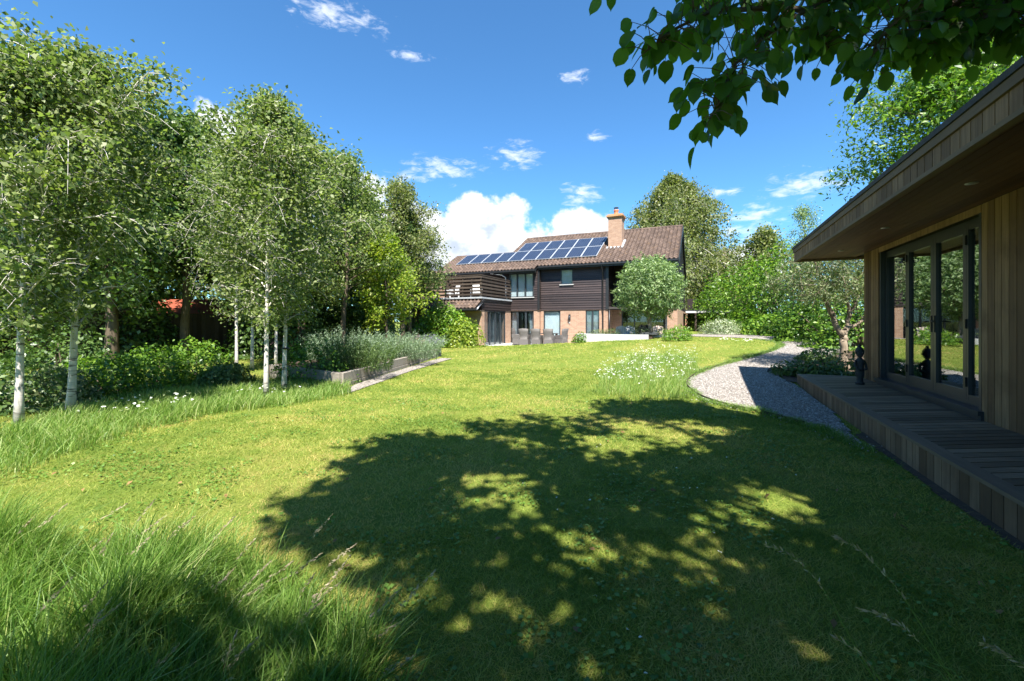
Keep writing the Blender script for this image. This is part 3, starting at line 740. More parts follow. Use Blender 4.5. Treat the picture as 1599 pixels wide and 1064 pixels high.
# diagonal boards clipped to the deck rectangle
def clip(pts, f):
    o = []
    for i in range(len(pts)):
        a, c = pts[i], pts[(i+1) % len(pts)]; fa_, fc = f(a), f(c)
        if fa_ >= 0: o.append(a)
        if fa_*fc < 0: t = fa_/(fa_-fc); o.append((a[0]+(c[0]-a[0])*t, a[1]+(c[1]-a[1])*t))
    return o
ang = R(28); dvx, dvy = math.cos(ang), math.sin(ang)
for k in range(-20, 130):
    q0 = -4 + k*.128; q1 = q0 + .114
    P = [(u*dvx - q*dvy + 2.0, u*dvy + q*dvx) for u, q in ((-9, q0), (9, q0), (9, q1), (-9, q1))]
    for f in (lambda p: p[0]-(DX0+.15), lambda p: GX-.002-p[0], lambda p: p[1]-DY0, lambda p: DY1-.15-p[1]):
        P = clip(P, f)
        if len(P) < 3: break
    if len(P) >= 3: b.prism([(x, y, DZ-.025) for x, y in P], (0, 0, .025))
o = b.build('deck_boards', m_wood('greyed deck boards', (.13, .092, .058), (.33, .245, .16), 0, .7, 1.2, .4, .3), deck); o.location = (-2, -8, 0)
b = MB(); b.box(DX0, DX0+.145, DY0, DY1, DZ-.028, DZ+.004); b.box(DX0+.147, GX+.0, DY1-.145, DY1, DZ-.028, DZ+.004)
o = b.build('edge_board', M['coping'], deck); o.location = (-2, -8, 0)
b = MB(); vboards(b, DY0, DY1, -.1, DZ-.03, DX0+.012, .15, .022)
for i in range(9): b.box(DX0+.05+i*.14, DX0+.184+i*.14, DY1-.03, DY1-.008, -.1, DZ-.03)
o = b.build('skirting_boards', M['edge board'], deck); o.location = (-2, -8, 0)
b = MB(); b.box(DX0+.06, GX-.02, DY0+.05, DY1-.06, -.1, DZ-.03); o = b.build('dark_backing', M['soil'], deck); o.location = (-2, -8, 0)  # solid dark block under the boards so the gaps look deep in shade

# ------------------------------------------------------------------ white retaining wall, terrace furniture
b = MB(); b.box(-6.02, -2.45, 21.46, 21.62, -.1, .90); b.box(-6.02, -5.86, 21.62, 22.72, -.1, .90); b.box(-5.86, -1.4, 22.61, 22.72, -.1, .88)
tag(b.build('retaining_wall', M['white'], None, .01), 'low white rendered retaining wall between the lawn and the house terrace', 'wall')
b = MB(); b.box(-6.0, -1.4, 22.76, 28.0, -.05, .13)
struct(b.build('terrace', M['stone']))
b = MB(); b.box(-5.855, -2.3, 21.63, 22.6, .3, .80); struct(b.build('planting_bed_soil', M['soil']))

def wicker_chair():
    t = thing('wicker_chair', '', 'chair')
    # local: sitter faces +Y, back at -Y
    def shell(prof0, prof1, th):
        pass
    bk = MB(); n = 9
    for (zs, hw, lean, bow) in ():
        pass
    rows = [(.40, .25, -.22, .05), (.60, .265, -.25, .055), (.82, .285, -.29, .06), (1.0, .30, -.33, .05)]
    V = []
    for th in (0, .045):
        for z, hw, y, bow in rows:
            for i in range(n):
                u = -1+2*i/(n-1); V.append((u*hw, y - bow*(1-u*u) + th + bow, z + .02*(1-u*u)*(z > .95)))
    m_ = len(rows); Fs = []
    for i in range(m_-1):
        for k in range(n-1):
            a = i*n+k; c = m_*n+a
            Fs += [(a, a+1, a+n+1, a+n), (c+n, c+n+1, c+1, c)]
    for i in range(m_-1):
        for k in (0, n-1): a = i*n+k; c = m_*n+a; Fs.append((a, a+n, c+n, c))
    for k in range(n-1):
        a = (m_-1)*n+k; c = m_*n+a; Fs.append((a, a+1, c+1, c)); c2 = m_*n+k; Fs.append((k, k+1, c2+1, c2))
    bk.add(V, Fs, .5, True); bk.build('backrest', M['wicker'], t)
    for sx in (-1, 1):
        a = MB()
        P = [(sx*.27, -.24, .42), (sx*.27, -.27, .66), (sx*.30, -.05, .655), (sx*.305, .22, .63), (sx*.295, .27, .58), (sx*.285, .27, .42)]
        a.prism(P, (sx*-.045, 0, 0)); a.build('armrest', M['wicker'], t, .015)
    b_ = MB(); b_.add([(-.26, -.235, .05), (.26, -.235, .05), (.285, .285, .05), (-.285, .285, .05), (-.27, -.225, .42), (.27, -.225, .42), (.285, .28, .42), (-.285, .28, .42)],
                      [(3,2,1,0),(4,5,6,7),(0,1,5,4),(1,2,6,5),(2,3,7,6),(3,0,4,7)], .5); b_.build('seat', M['wicker'], t, .02)
    for x, y in ((-.23, -.2), (.23, -.2), (-.25, .25), (.25, .25)):
        l = MB(); l.box(x-.025, x+.025, y-.025, y+.025, 0, .06); l.build('leg', M['wicker'], t)
    return t
def WX(px, Y):
    cx = (px-800)/F; return Y*(cx*CA-SA)/(cx*SA+CA)
wc = wicker_chair()
PZ = .121
for i, (px, y, rot, lab) in enumerate([
    (820, 22.75, R(4), 'grey wicker armchair seen from behind, nearest to the glazed doors on the patio'),
    (839, 22.75, R(-3), 'grey wicker armchair seen from behind, middle of the row on the patio'),
    (858, 22.8, R(2), 'grey wicker armchair seen from behind, row end in front of the blinded window'),
    (808, 23.6, R(-82), 'grey wicker armchair in profile at the left end of the patio table'),
    (878, 23.6, R(72), 'grey wicker armchair turned inward at the right end of the patio table')]):
    c = wc if i == 0 else copy_tree(wc)
    c.location = (WX(px, y), y, PZ); c.rotation_euler = (0, 0, rot); c['label'] = lab; c['group'] = 'wicker chairs round the patio table'
tb = thing('dining_table', 'dark topped dining table with wicker legs behind the row of armchairs on the patio', 'table', (WX(845, 23.6), 23.6, PZ))
b = MB(); b.box(-.95, .95, -.45, .45, .70, .735); b.build('tabletop', M['frame'], tb, .006)
for x in (-.85, .85):
    for y in (-.36, .36):
        b = MB(); b.add([(x-.04,y-.04,0),(x+.04,y-.04,0),(x+.04,y+.04,0),(x-.04,y+.04,0),(x-.06,y-.06,.7),(x+.06,y-.06,.7),(x+.06,y+.06,.7),(x-.06,y+.06,.7)], [(3,2,1,0),(4,5,6,7),(0,1,5,4),(1,2,6,5),(2,3,7,6),(3,0,4,7)]); b.build('leg', M['wicker'], tb)

def lounge_chair(name, loc, rz, label, m, group):
    t = thing(name, label, 'chair', loc, rz, group)
    b = MB()
    for i in range(6): y = -.22+i*.1; b.box(-.27, .27, y, y+.085, .34-.012*i*-1-.03, .36-.012*i*-1-.03)
    b.build('seat', m, t)
    b = MB()
    for i in range(6):
        x = -.26+i*.09; b.prism([(x, -.2, .34), (x, -.42, .95+.03*(2.5-abs(i-2.5))), (x, -.44, .945+.03*(2.5-abs(i-2.5))), (x, -.225, .335)], (.078, 0, 0))
    b.build('backrest', m, t)
    for sx in (-.3, .3):
        b = MB(); b.box(sx-.05, sx+.05, -.3, .4, .56, .585); b.build('armrest', m, t)
        for y in (-.28, .34):
            b = MB(); b.box(sx-.025, sx+.025, y-.03, y+.03, 0, .56); b.build('leg', m, t)
    return t
M['pale paint'] = m_plain('pale grey painted wood', (.58, .58, .56), .6, .08)
lounge_chair('garden_chair', (WX(968, 23.6), 23.6, .30), R(20), 'pale slatted garden chair facing left on the terrace beside the brick recess', M['pale paint'], 'garden chairs on the terrace')
lounge_chair('garden_chair', (WX(986, 23.2), 23.2, .30), R(200), 'grey slatted garden chair facing the lawn left of the round tree', m_plain('grey painted wood', (.36, .38, .39), .6, .08), 'garden chairs on the terrace')
lounge_chair('garden_chair', (WX(1028, 24.6), 24.6, .30), R(185), 'pink tinged slatted garden chair right of the round tree trunk', m_plain('weathered pink wood', (.55, .42, .37), .7, .1), 'garden chairs on the terrace')
fl = thing('floor_lamp', 'white dome shaded floor lamp inside the glazed room behind the round tree', 'lamp', (WX(1022, 28.2), 28.2, 0.3))
b = MB(); b.tube([(0, 0, 0), (0, 0, 1.5), (.05, 0, 1.75), (.2, 0, 1.85)], .015, 8); b.lathe([(.16, 0), (.16, .03), (.02, .04)], (0, 0, 0)); b.build('pole', M['steel'], fl)
b = MB(); b.lathe([(.31, 1.5), (.29, 1.66), (.2, 1.79), (.05, 1.84)], (.2, 0, 0), 20); b.build('lamp_shade', M['lamp white'], fl)
lounge_chair('balcony_chair', (-14.6, 23.2, 2.952), R(150), 'pale slatted chair behind the balcony rails, nearer to the left trees', M['pale paint'], 'pale chairs on the balcony')
lounge_chair('balcony_chair', (-13.0, 23.4, 2.952), R(215), 'pale slatted chair behind the balcony rails, nearer to the balcony corner', M['pale paint'], 'pale chairs on the balcony')
# carport / covered area beyond the right end
cpn = thing('carport', 'dark open carport with a pale beam between the brick pier and the laurel hedge', 'carport', (0, 0, 0))
b = MB(); b.box(-1.2, 1.6, 33.0, 33.12, 2.15, 2.28); b.build('beam', M['pale paint'], cpn)
b = MB(); b.box(-1.3, 1.7, 33.15, 38, 2.28, 2.38); b.build('roof', M['black'], cpn)
b = MB(); b.box(-1.25, 3.2, 38.0, 38.1, .2, 3.4); b.box(3.1, 3.2, 33.15, 38, .2, 3.0); b.build('back_wall', M['dark board'], cpn)
for x in (-.6, .9):
    b = MB(); b.box(x, x+.12, 33.0, 33.12, .5, 2.148); b.build('post', M['rail'], cpn)
b = MB(); b.beam((-.5, 33.3, .9), (.7, 33.3, 1.9), .06, .06); b.build('brace', M['rail'], cpn)
# neighbours' buildings
nb_ = thing('neighbour_house', 'red brick neighbouring house with white window showing above the laurel hedge', 'house', (*GD(1095, 62), 0))
b = MB(); b.box(-6, 6, -4, 4, 0, 7.2); b.build('wall', M['red brick'], nb_)
b = MB(); b.prism([(-6.3, -4.4, 7.1), (-6.3, 0, 9.2), (-6.3, 4.4, 7.1)], (12.6, 0, 0)); b.build('roof', M['tile'], nb_)
b = MB(); b.box(-2.6, -1.1, -4.06, -3.9, 3.6, 4.9); w_ = b.build('window', M['white'], nb_)
b = MB(); b.box(-2.5, -1.2, -4.07, -4.062, 3.7, 4.8); b.build('glass', M['frame'], w_)
rb_ = thing('neighbour_shed', 'low shed with red clay tiled roof glimpsed between the birches', 'shed', (*GD(285, 19), 0), R(28))
b = MB(); b.box(-4.6, 4.6, -1.3, 1.8, 0, 1.85); b.build('wall', M['dark board'], rb_)
b = MB()
for i in range(6):
    for k in range(38):
        x = -4.8+k*.25; y0 = -1.6+i*.3; b.prism([(x, y0, 1.72+i*.13), (x, y0+.31, 1.72+i*.13+.14), (x, y0+.31, 1.72+i*.13+.165), (x, y0, 1.75+i*.13)], (.245, 0, 0))
b.prism([(-4.8, .2, 2.48), (-4.8, 2.1, 1.72), (-4.8, -1.58, 1.70)], (9.5, 0, 0)); b.build('roof', M['red tile'], rb_)
A, B = c2w(-17, 11.5), c2w(-6.6, 24.2)  # dark fence added to make the gap under the trees read as dense shade
fe = thing('wooden_fence', 'dark vertical board fence added behind the birch trees to read as deep shade', 'fence', (A[0], A[1], 0), math.atan2(B[1]-A[1], B[0]-A[0]))
L = math.hypot(B[0]-A[0], B[1]-A[1]); b = MB()
for i in range(int(L/.15)): b.box(i*.15+.004, i*.15+.146, -.011, .011+.004*random.random(), .02, 1.85)
b.build('board_panel', M['rail'], fe)
for i in range(int(L/2.4)+1): b = MB(); b.box(i*2.4-.05, i*2.4+.05, .02, .12, 0, 1.95); b.build('post', M['rail'], fe)

# statue on the deck
st = thing('garden_statue', 'dark stone figure of a standing child on the deck beside the cedar wall', 'statue', (2.82, 10.55, DZ+.004), R(200))
st.scale = (.74, .74, 1)
b = MB(); b.lathe([(.10, 0), (.105, .03), (.075, .04), (.072, .12), (.095, .17), (.10, .22), (.088, .32), (.085, .38), (.10, .44), (.095, .48), (.05, .515), (.04, .535)], (0, 0, 0), 16)
b.tube([(-.10, 0, .46), (-.135, .02, .38), (-.12, .07, .30), (-.04, .105, .30)], [.032, .03, .026, .022], 8)
b.tube([(.10, 0, .46), (.135, .02, .38), (.12, .07, .30), (.04, .105, .28)], [.032, .03, .026, .022], 8)
b.build('body', M['dark stone'], st)
b = MB(); b.lathe([(.02, .53), (.055, .545), (.082, .585), (.088, .63), (.08, .675), (.05, .715), (.01, .725)], (0, .005, 0), 16)
b.tube([(0, .085, .645), (0, .108, .615), (0, .088, .608)], [.01, .016, .01], 6)
for sx in (-1, 1): b.lathe([(.004, .6), (.016, .615), (.018, .635), (.004, .655)], (sx*.09, 0, 0), 8); b.tube([(sx*.02, .086, .652), (sx*.045, .078, .654)], .008, 5)
b.tube([(-.025, .086, .578), (.025, .086, .578)], .007, 5)
b.build('head', M['dark stone'], st)
b = MB(); b.lathe([(.095, .63), (.098, .66), (.085, .70), (.05, .735), (.01, .745)], (0, -.012, 0), 16); b.lathe([(.03, .735), (.04, .755), (.02, .785)], (0, -.02, 0), 10); b.build('hair', M['dark stone'], st)
# loose rock at the bed corner
def rock(name, loc, s, label, m, cat='rock'):
    V, Fs = [], []; n, m_ = 9, 6; rr = np.random.default_rng(int(abs(loc[0])*100))
    for i in range(m_):
        for k in range(n):
            ph = math.pi*i/(m_-1)*.98+.01; th = 2*math.pi*k/n; q = 1+rr.uniform(-.18, .18)
            V.append((s[0]*math.sin(ph)*math.cos(th)*q, s[1]*math.sin(ph)*math.sin(th)*q, s[2]*(math.cos(ph)*q*.9+.5)))
    for i in range(m_-1):
        for k in range(n): Fs.append((i*n+k, i*n+(k+1) % n, (i+1)*n+(k+1) % n, (i+1)*n+k))
    mb = MB(); mb.add(V, Fs, .5); o = mb.build(name, m); o.location = loc; return tag(o, label, cat)
x, y = G(1213, 583); rock('stone', (x, y, tz(x, y)), (.22, .16, .12), 'dark stone lying at the gravel corner of the olive bed', M['dark stone'])
x, y = G(1232, 576); rock('stone', (x, y, tz(x, y)+.02), (.10, .08, .05), 'small pale stone on the bare soil of the olive bed', M['stone'])
for k, (px, lab) in enumerate(((1008, 'dark boulder on top of the white wall left of its companion'), (1022, 'flat dark boulder at the right end of the white wall'))):
    X_ = WX(px, 21.9); rock('boulder', (X_, 21.9, .88), (.28, .2, .10), lab, M['dark stone'], 'boulder')

# timber sleeper bed on the left
PA, PB, PC = np.array(G(537, 606)), np.array(G(690, 556)), np.array(G(425, 590))
rbd = thing('raised_bed', 'raised planting bed of silvery oak sleepers along the left edge of the lawn', 'planter', (PA[0], PA[1], 0), math.atan2(PB[1]-PA[1], PB[0]-PA[0]))
LB = np.linalg.norm(PB-PA); zb = tz(*PA)
dv = (PB-PA)/LB; nv = np.array([-dv[1], dv[0]])
lc = PC-PA; LCx, LCy = lc@dv, lc@nv
ze = tz(*PB)
b = MB()
cuts = np.linspace(0, LB, 4)
for i in range(3):
    for r_ in range(2):
        zz = zb+(ze-zb)*i/3; b.box(cuts[i]+.006, cuts[i+1]-.006, .0+.006*r_, .12, zz-.12+r_*.235, zz+.108+r_*.235)
b.build('sleeper_wall', M['sleeper'], rbd, .01)
b = MB()
for r_ in range(2): b.beam((-.02, .06, zb+r_*.235), (LCx, LCy, zb+r_*.235+.02), .12, .225)
b.build('sleeper_wall', M['sleeper'], rbd, .01)
b = MB(); b.beam((LB-.06, .12, zb+.1), (LB-.0, 2.4, zb+.1), .12, .46); b.build('sleeper_wall', M['sleeper'], rbd, .01)
b = MB(); b.prism([(.02, .1, zb-.1), (LB-.1, .1, zb-.1), (LB-.1, 2.4, zb-.1), (2.0, 3.4, zb-.1), (LCx+.1, LCy+.3, zb-.1)], (0, 0, .38)); b.build('soil', M['soil'], rbd)

# ------------------------------------------------------------------ foliage machinery
def unit(v): return v/(np.linalg.norm(v, axis=-1, keepdims=True)+1e-9)
def leaf_arrays(P, size, aspect, g, up=.7, down=0.0, fold=.18, Nrm=None):
    n = len(P)
    nr = g.normal(size=(n, 3)); nr[:, 2] += up
    if Nrm is not None: nr = nr*.6 + Nrm*1.0
    nr = unit(nr)
    t = g.normal(size=(n, 3)); t[:, 2] -= down
    t = unit(t - nr*(t*nr).sum(1)[:, None]); bq = np.cross(nr, t)
    s = (size*g.uniform(.5, 1.4, n))[:, None]
    mid = P - t*s*.08
    V = np.stack([P-t*s*.5, mid+bq*s*aspect*.5+nr*s*fold, P+t*s*.5, mid-bq*s*aspect*.5+nr*s*fold], 1).reshape(-1, 3)
    return V, np.arange(4*n).reshape(n, 4)
def grow(h, r0, g, cb=.25, R0=1.5, n1=40, n2=11, k=44, leaf=.075, aspect=.75, rise=40, droop=.3, env=None, sig=.10, lean=(0, 0), multi=1, up=.7, down=.3, sublen=.42, wig=.03, bside=5, thin=False):
    """returns (trunk MB, leaf V, F). All lengths in metres, tree base at the origin"""
    mb = MB(); LP = []
    if env is None: env = lambda t: math.sin(math.pi*min(1, .12+.86*t))**.75
    for q in range(multi):
        a0 = g.uniform(0, 6.28); spread = 0 if multi == 1 else h*.16
        m = 12; ts = np.linspace(0, 1, m)
        wob = np.cumsum(g.normal(size=(m, 2))*h*wig*.35, 0); wob[0] = 0; wob *= ts[:, None]**.8
        tr = np.stack([wob[:, 0]+lean[0]*ts*h+spread*math.cos(a0)*ts**.8, wob[:, 1]+lean[1]*ts*h+spread*math.sin(a0)*ts**.8, ts*h*(1 if q == 0 else g.uniform(.8, .95))], 1)
        rad = r0*(1-.93*ts**.85)*(1 if q == 0 else .75); rad[0] *= 1.25
        mb.tube(tr, rad, 9, .5)
        for i in range(n1//multi):
            t = cb+(1-cb)*((i+.5)/(n1//multi))**.9*.99
            p0 = np.array([np.interp(t, ts, tr[:, j]) for j in range(3)]); rr = np.interp(t, ts, rad)
            az_ = i*2.399+g.uniform(-.5, .5)+a0; u = (t-cb)/(1-cb)
            Lb = R0*env(u)*g.uniform(.7, 1.15); el_ = R(rise+(75-rise)*u**3+g.uniform(-12, 12))
            d0 = np.array([math.cos(az_)*math.cos(el_), math.sin(az_)*math.cos(el_), math.sin(el_)])
            ss = np.linspace(0, 1, 6)[:, None]
            br = p0 + d0*Lb*ss + np.array([0, 0, -droop*Lb])*ss**2 + np.cumsum(g.normal(size=(6, 3))*Lb*.035, 0)*ss
            mb.tube(br, np.linspace(max(.006, min(rr*.55, .02*Lb+.006)), .004, 6), bside, .5, False)
            for j in range(n2):
                s0 = .22+.78*(j+g.uniform(0, 1))/n2; k_b = k if not thin else int(k*(.38+.62*min(1, u/.55)))
                q0 = np.array([np.interp(s0, ss[:, 0], br[:, c]) for c in range(3)])
                d1 = unit(d0*.7+g.normal(size=3)*.75); Ls = Lb*sublen*g.uniform(.5, 1.2)*(1.15-.5*s0)
                s1 = np.linspace(0, 1, 4)[:, None]
                tw = q0 + d1*Ls*s1 + np.array([0, 0, -droop*1.3*Ls])*s1**2
                mb.tube(tw, np.linspace(.006, .002, 4), 3, .5, False)
                w_ = g.uniform(.1, 1.08, k_b); c0 = q0 + d1*Ls*w_[:, None] + np.array([0, 0, -droop*1.3*Ls])*(w_**2)[:, None]
                LP.append(c0 + g.normal(size=(k_b, 3))*sig)
    P = np.concatenate(LP)
    V, Fc = leaf_arrays(P, leaf, aspect, g, up, down)
    return mb, V, Fc
def tree(name, label, loc, wood, leafm, seed, rz=0, group=None, cat='tree', **kw):
    g = np.random.default_rng(seed)
    mb, V, Fc = grow(g=g, **kw)
    t = thing(name, label, cat, loc, rz, group)
    mb.build('trunk', wood, t)
    np_mesh('crown', V, Fc, leafm, t, g.random(len(Fc)))
    return t
def vnoise(P, cell, seed):
    g = np.random.default_rng(seed); T = g.random((64, 64)); q = P/cell; i = np.floor(q).astype(int); f = q-i; f = f*f*(3-2*f)
    a = T[i[:, 0] % 64, i[:, 1] % 64]; b = T[(i[:, 0]+1) % 64, i[:, 1] % 64]; c = T[i[:, 0] % 64, (i[:, 1]+1) % 64]; e = T[(i[:, 0]+1) % 64, (i[:, 1]+1) % 64]
    return (a*(1-f[:, 0])+b*f[:, 0])*(1-f[:, 1])+(c*(1-f[:, 0])+e*f[:, 0])*f[:, 1]
def lumpy(g, n_l=14):
    D = unit(g.normal(size=(n_l, 3))); A_ = g.uniform(.06, .24, n_l); W = g.uniform(3, 9, n_l)
    sd_ = int(g.integers(1e6))
    return lambda d: (1 + sum(A_[i]*np.exp(-W[i]*(1-d@D[i])) for i in range(n_l)) - .10)*(.84+.30*vnoise(np.stack([d[:, 0]*1.0+d[:, 2]*.6+9, d[:, 1]-d[:, 2]*.4+9], 1), .21, sd_))
def shrub(name, label, loc, r, leafm, n, leaf, seed, aspect=.6, group=None, cat='shrub', depth=.45, rz=0, up=.4, half=True, stems=7, woodm=None, down=0.0, part_name='foliage', extra=None):
    """leafy mass: leaves spread through the outer shell of an uneven dome on a few stems"""
    g = np.random.default_rng(seed); f = lumpy(g)
    d = unit(g.normal(size=(int(n*(1.6 if half else 1)), 3)))
    if half: d = d[d[:, 2] > -.25][:n]
    q = f(d)*(1-depth*g.random(len(d))**1.6) + g.normal(size=len(d))*.035
    P = d*q[:, None]*np.array(r)
    if half: P[:, 2] = np.maximum(P[:, 2], .02*r[2]) + .05
    V, Fc = leaf_arrays(P, leaf, aspect, g, up, down, Nrm=d*.9)
    t = thing(name, label, cat, loc, rz, group)
    np_mesh(part_name, V, Fc, leafm, t, g.random(len(Fc)))
    mb = MB()
    for i in range(stems):
        dd = unit(g.normal(size=3)); dd[2] = abs(dd[2])+.3; dd = unit(dd)
        e = dd*np.array(r)*.8; s = np.linspace(0, 1, 5)[:, None]
        mb.tube(np.array([g.normal()*.05, g.normal()*.05, 0])+e*s+g.normal(size=(5, 3))*.03*s, np.linspace(.03, .006, 5)*max(r)/1.2, 5, .5)
    mb.build('stem', woodm or M['bark'], t)
    if extra: extra(t, P, d, g)
    return t
def spikes(name, label, loc, r, n, hgt, leafm, seed, tipm=None, cat='plant', lean=(0, 0), leaf=.035, tipfrac=.25, group=None, per=26):
    """upright stems clothed in narrow leaves, fanning from a base ellipse"""
    g = np.random.default_rng(seed)
    P = []; T = []; mb = MB()
    for i in range(n):
        a = g.uniform(0, 6.28); q = math.sqrt(g.random()); b0 = np.array([r[0]*q*math.cos(a), r[1]*q*math.sin(a), 0])
        H = hgt*g.uniform(.65, 1.1)*(1-.25*q); o = np.array([math.cos(a)*q*.45+lean[0]+g.normal()*.12, math.sin(a)*q*.45+lean[1]+g.normal()*.12, 0])*H
        s = np.linspace(0, 1, 5)[:, None]; L_ = b0+np.array([0, 0, H])*s+o*s**2
        mb.tube(L_, np.linspace(.005, .002, 5), 3, .5, False)
        w_ = g.uniform(.08, 1, per); pp = b0+np.array([0, 0, H])*w_[:, None]+o*(w_**2)[:, None]+g.normal(size=(per, 3))*.022
        if tipm:
            P.append(pp[w_ < 1-tipfrac]); T.append(pp[w_ >= 1-tipfrac])
        else: P.append(pp)
    t = thing(name, label, cat, loc, 0, group)
    P = np.concatenate(P); V, Fc = leaf_arrays(P, leaf, .28, g, .1, -.9); np_mesh('foliage', V, Fc, leafm, t, g.random(len(Fc)))
    mb.build('stem', leafm, t)
    if tipm:
        P = np.concatenate(T); V, Fc = leaf_arrays(P, leaf*.8, .6, g, .1, -.9); np_mesh('flowers', V, Fc, tipm, t, g.random(len(Fc)))
    return t
def at(px, py, dz=0.0):
    x, y = G(px, py); return (x, y, tz(x, y)+dz)
def atd(px, d, dz=0.0):
    x, y = GD(px, d); return (x, y, tz(x, y)+dz)

# ------------------------------------------------------------------ birches on the left
birch_kw = dict(cb=.24, n1=50, n2=12, k=33, leaf=.072, aspect=.72, env=lambda t: math.sin(math.pi*min(1, .07+.88*t))**.95, rise=45, droop=.32, sig=.13, wig=.008, thin=True)
bir = [('birch_tree', 'leftmost white birch at the lawn edge with daisies round its foot', (30, 670), 5.0, .055, 2.1, 11),
       ('birch_tree', 'thick white birch standing second along the lawn edge, left of the dark gap', (110, 653), 5.5, .060, 2.3, 12),
       ('birch_tree', 'tall straight white birch rising in front of the raised sleeper bed', (416, 624), 5.8, .05, 1.8, 13),
       ('birch_tree', 'white birch with a black tie leaning right beside the sleeper bed end', (444, 611), 5.7, .052, 1.9, 14),
       ('birch_tree', 'slender birch forking low with a long bare limb, in the undergrowth', (370, 586), 6.3, .048, 2.1, 15)]
for i, (nm, lab, pp, h, r0, R0, sd) in enumerate(bir):
    lean = ((.02, .0), (.03, .02), (0, 0), (.035, .01), (-.03, .02))[i]
    t = tree(nm, lab, at(*pp), M['birch bark'], M['birch leaf'], sd, group='white birches at the left of the lawn', h=h, r0=r0, R0=R0, lean=lean, **birch_kw)
    bir[i] = t
for j, (src, pp, rz, s, lab) in enumerate([(3, (394, 578), 2.0, 1.02, 'thin birch behind the others with a dark tie, between two front trunks'),
                                           (2, (431, 578), 4.1, 1.0, 'birch half hidden behind the front pair, rising from the bed plants')]):
    c = copy_tree(bir[src]); c.location = at(*pp); c.rotation_euler = (0, 0, rz); c.scale = (s, s, s); c['label'] = lab
for t, z in ((bir[3], .95),):
    b = MB(); b.lathe([(.075, z-.02), (.08, z), (.075, z+.02)], (z*.03, z*.01, 0), 12); b.build('tree_tie', M['black'], t)

# ------------------------------------------------------------------ trees behind, left
bg_kw = dict(n1=44, n2=10, k=34, rise=35, droop=.15, sig=.22, sublen=.5)
tree('broadleaf_tree', 'tall dark broadleaf tree filling the far left behind the first birch', atd(-40, 13), M['bark'], M['dark leaf'], 31, h=8.0, r0=.2, R0=3.4, cb=.12, leaf=.16, group='dark trees behind the birches', **bg_kw)
tree('broadleaf_tree', 'dark broadleaf tree behind the second birch, left of the red roof', atd(175, 13.5), M['bark'], M['dark leaf'], 32, h=8.0, r0=.2, R0=3.3, cb=.2, leaf=.16, group='dark trees behind the birches', **bg_kw)
tree('broadleaf_tree', 'dark broadleaf tree over the red tiled roof between the birch groups', atd(290, 15.5), M['bark'], M['dark leaf'], 33, h=8.2, r0=.18, R0=3.0, cb=.36, leaf=.16, group='dark trees behind the birches', **bg_kw)
tree('broadleaf_tree', 'dark broadleaf tree behind the right hand birch group', atd(470, 17), M['bark'], M['dark leaf'], 34, h=8.0, r0=.18, R0=3.2, cb=.25, leaf=.16, group='dark trees behind the birches', **bg_kw)
for i, (px, d, h, R0, lab) in enumerate([(-20, 17, 7.5, 3.2, 'low branched dark tree at the back of the far left'), (120, 18, 7.8, 3.3, 'low branched dark tree behind the gap between the two left birches'),
        (400, 20, 7.5, 3.2, 'low branched dark tree behind the thin forking birch'), (545, 22, 7.6, 3.2, 'low branched dark tree behind the bed and hawthorn'), (255, 22, 9.0, 3.6, 'low branched dark tree rising behind the red tiled roof')]):
    if i == 0: bt = tree('broadleaf_tree', lab, atd(px, d), M['bark'], M['dark leaf'], 40, h=h, r0=.18, R0=R0, cb=.04, leaf=.2, n1=52, n2=11, k=36, rise=20, droop=.12, sig=.26, sublen=.5, group='low dark trees along the fence'); h_0 = h
    else:
        c = copy_tree(bt); c.location = atd(px, d); c.rotation_euler = (0, 0, i*1.3); c.scale = (R0/3.2, R0/3.2, h/h_0); c['label'] = lab
for i, (xc, d, sc_) in enumerate([(-6, -8.5, 1.0), (0.5, -9.5, 1.05), (7.5, -8, 1.0)]):  # unseen copies added behind the camera to cut the sky fill
    c = copy_tree(bt); c.location = (*c2w(xc, d), 0); c.rotation_euler = (0, 0, 2.1*i); c.scale = (sc_, sc_, sc_)
    c['label'] = 'unseen dark tree added behind the viewpoint to block sky light'; c['group'] = 'unseen sky blocking trees added behind the viewpoint'
tree('willow_tree', 'pale feathery tree rising left of the cloud behind the golden shrub', atd(628, 22), M['bark'], M['weeping leaf'], 35, h=8.3, r0=.16, R0=3.0, cb=.2, leaf=.13, aspect=.5, n1=44, n2=11, k=34, rise=40, droop=.4, sig=.2)
tree('conifer_tree', 'dense soft green conifer with drooping tips against the balcony end', atd(640, 23), M['bark'], M['yew leaf'], 36, h=6.9, r0=.15, R0=1.95, cb=.42, leaf=.16, aspect=.3, n1=50, n2=12, k=40, rise=15, droop=.2, sig=.14, env=lambda t: math.sin(math.pi*min(1, .2+.75*t))**.6)
tree('golden_tree', 'yellow green leaved small tree in front of the conifer above the sleeper bed', atd(605, 17.0), M['bark'], M['gold leaf'], 37, h=4.7, r0=.09, R0=1.5, cb=.28, leaf=.12, aspect=.55, n1=32, n2=9, k=30, rise=30, droop=.4, sig=.14)
tree('hawthorn_tree', 'mid green spreading tree over the bed, left of the golden foliage', atd(535, 16.0), M['bark'], M['birch leaf'], 38, h=7.2, r0=.12, R0=2.4, cb=.3, leaf=.11, aspect=.6, n1=36, n2=9, k=34, rise=30, droop=.35, sig=.16)
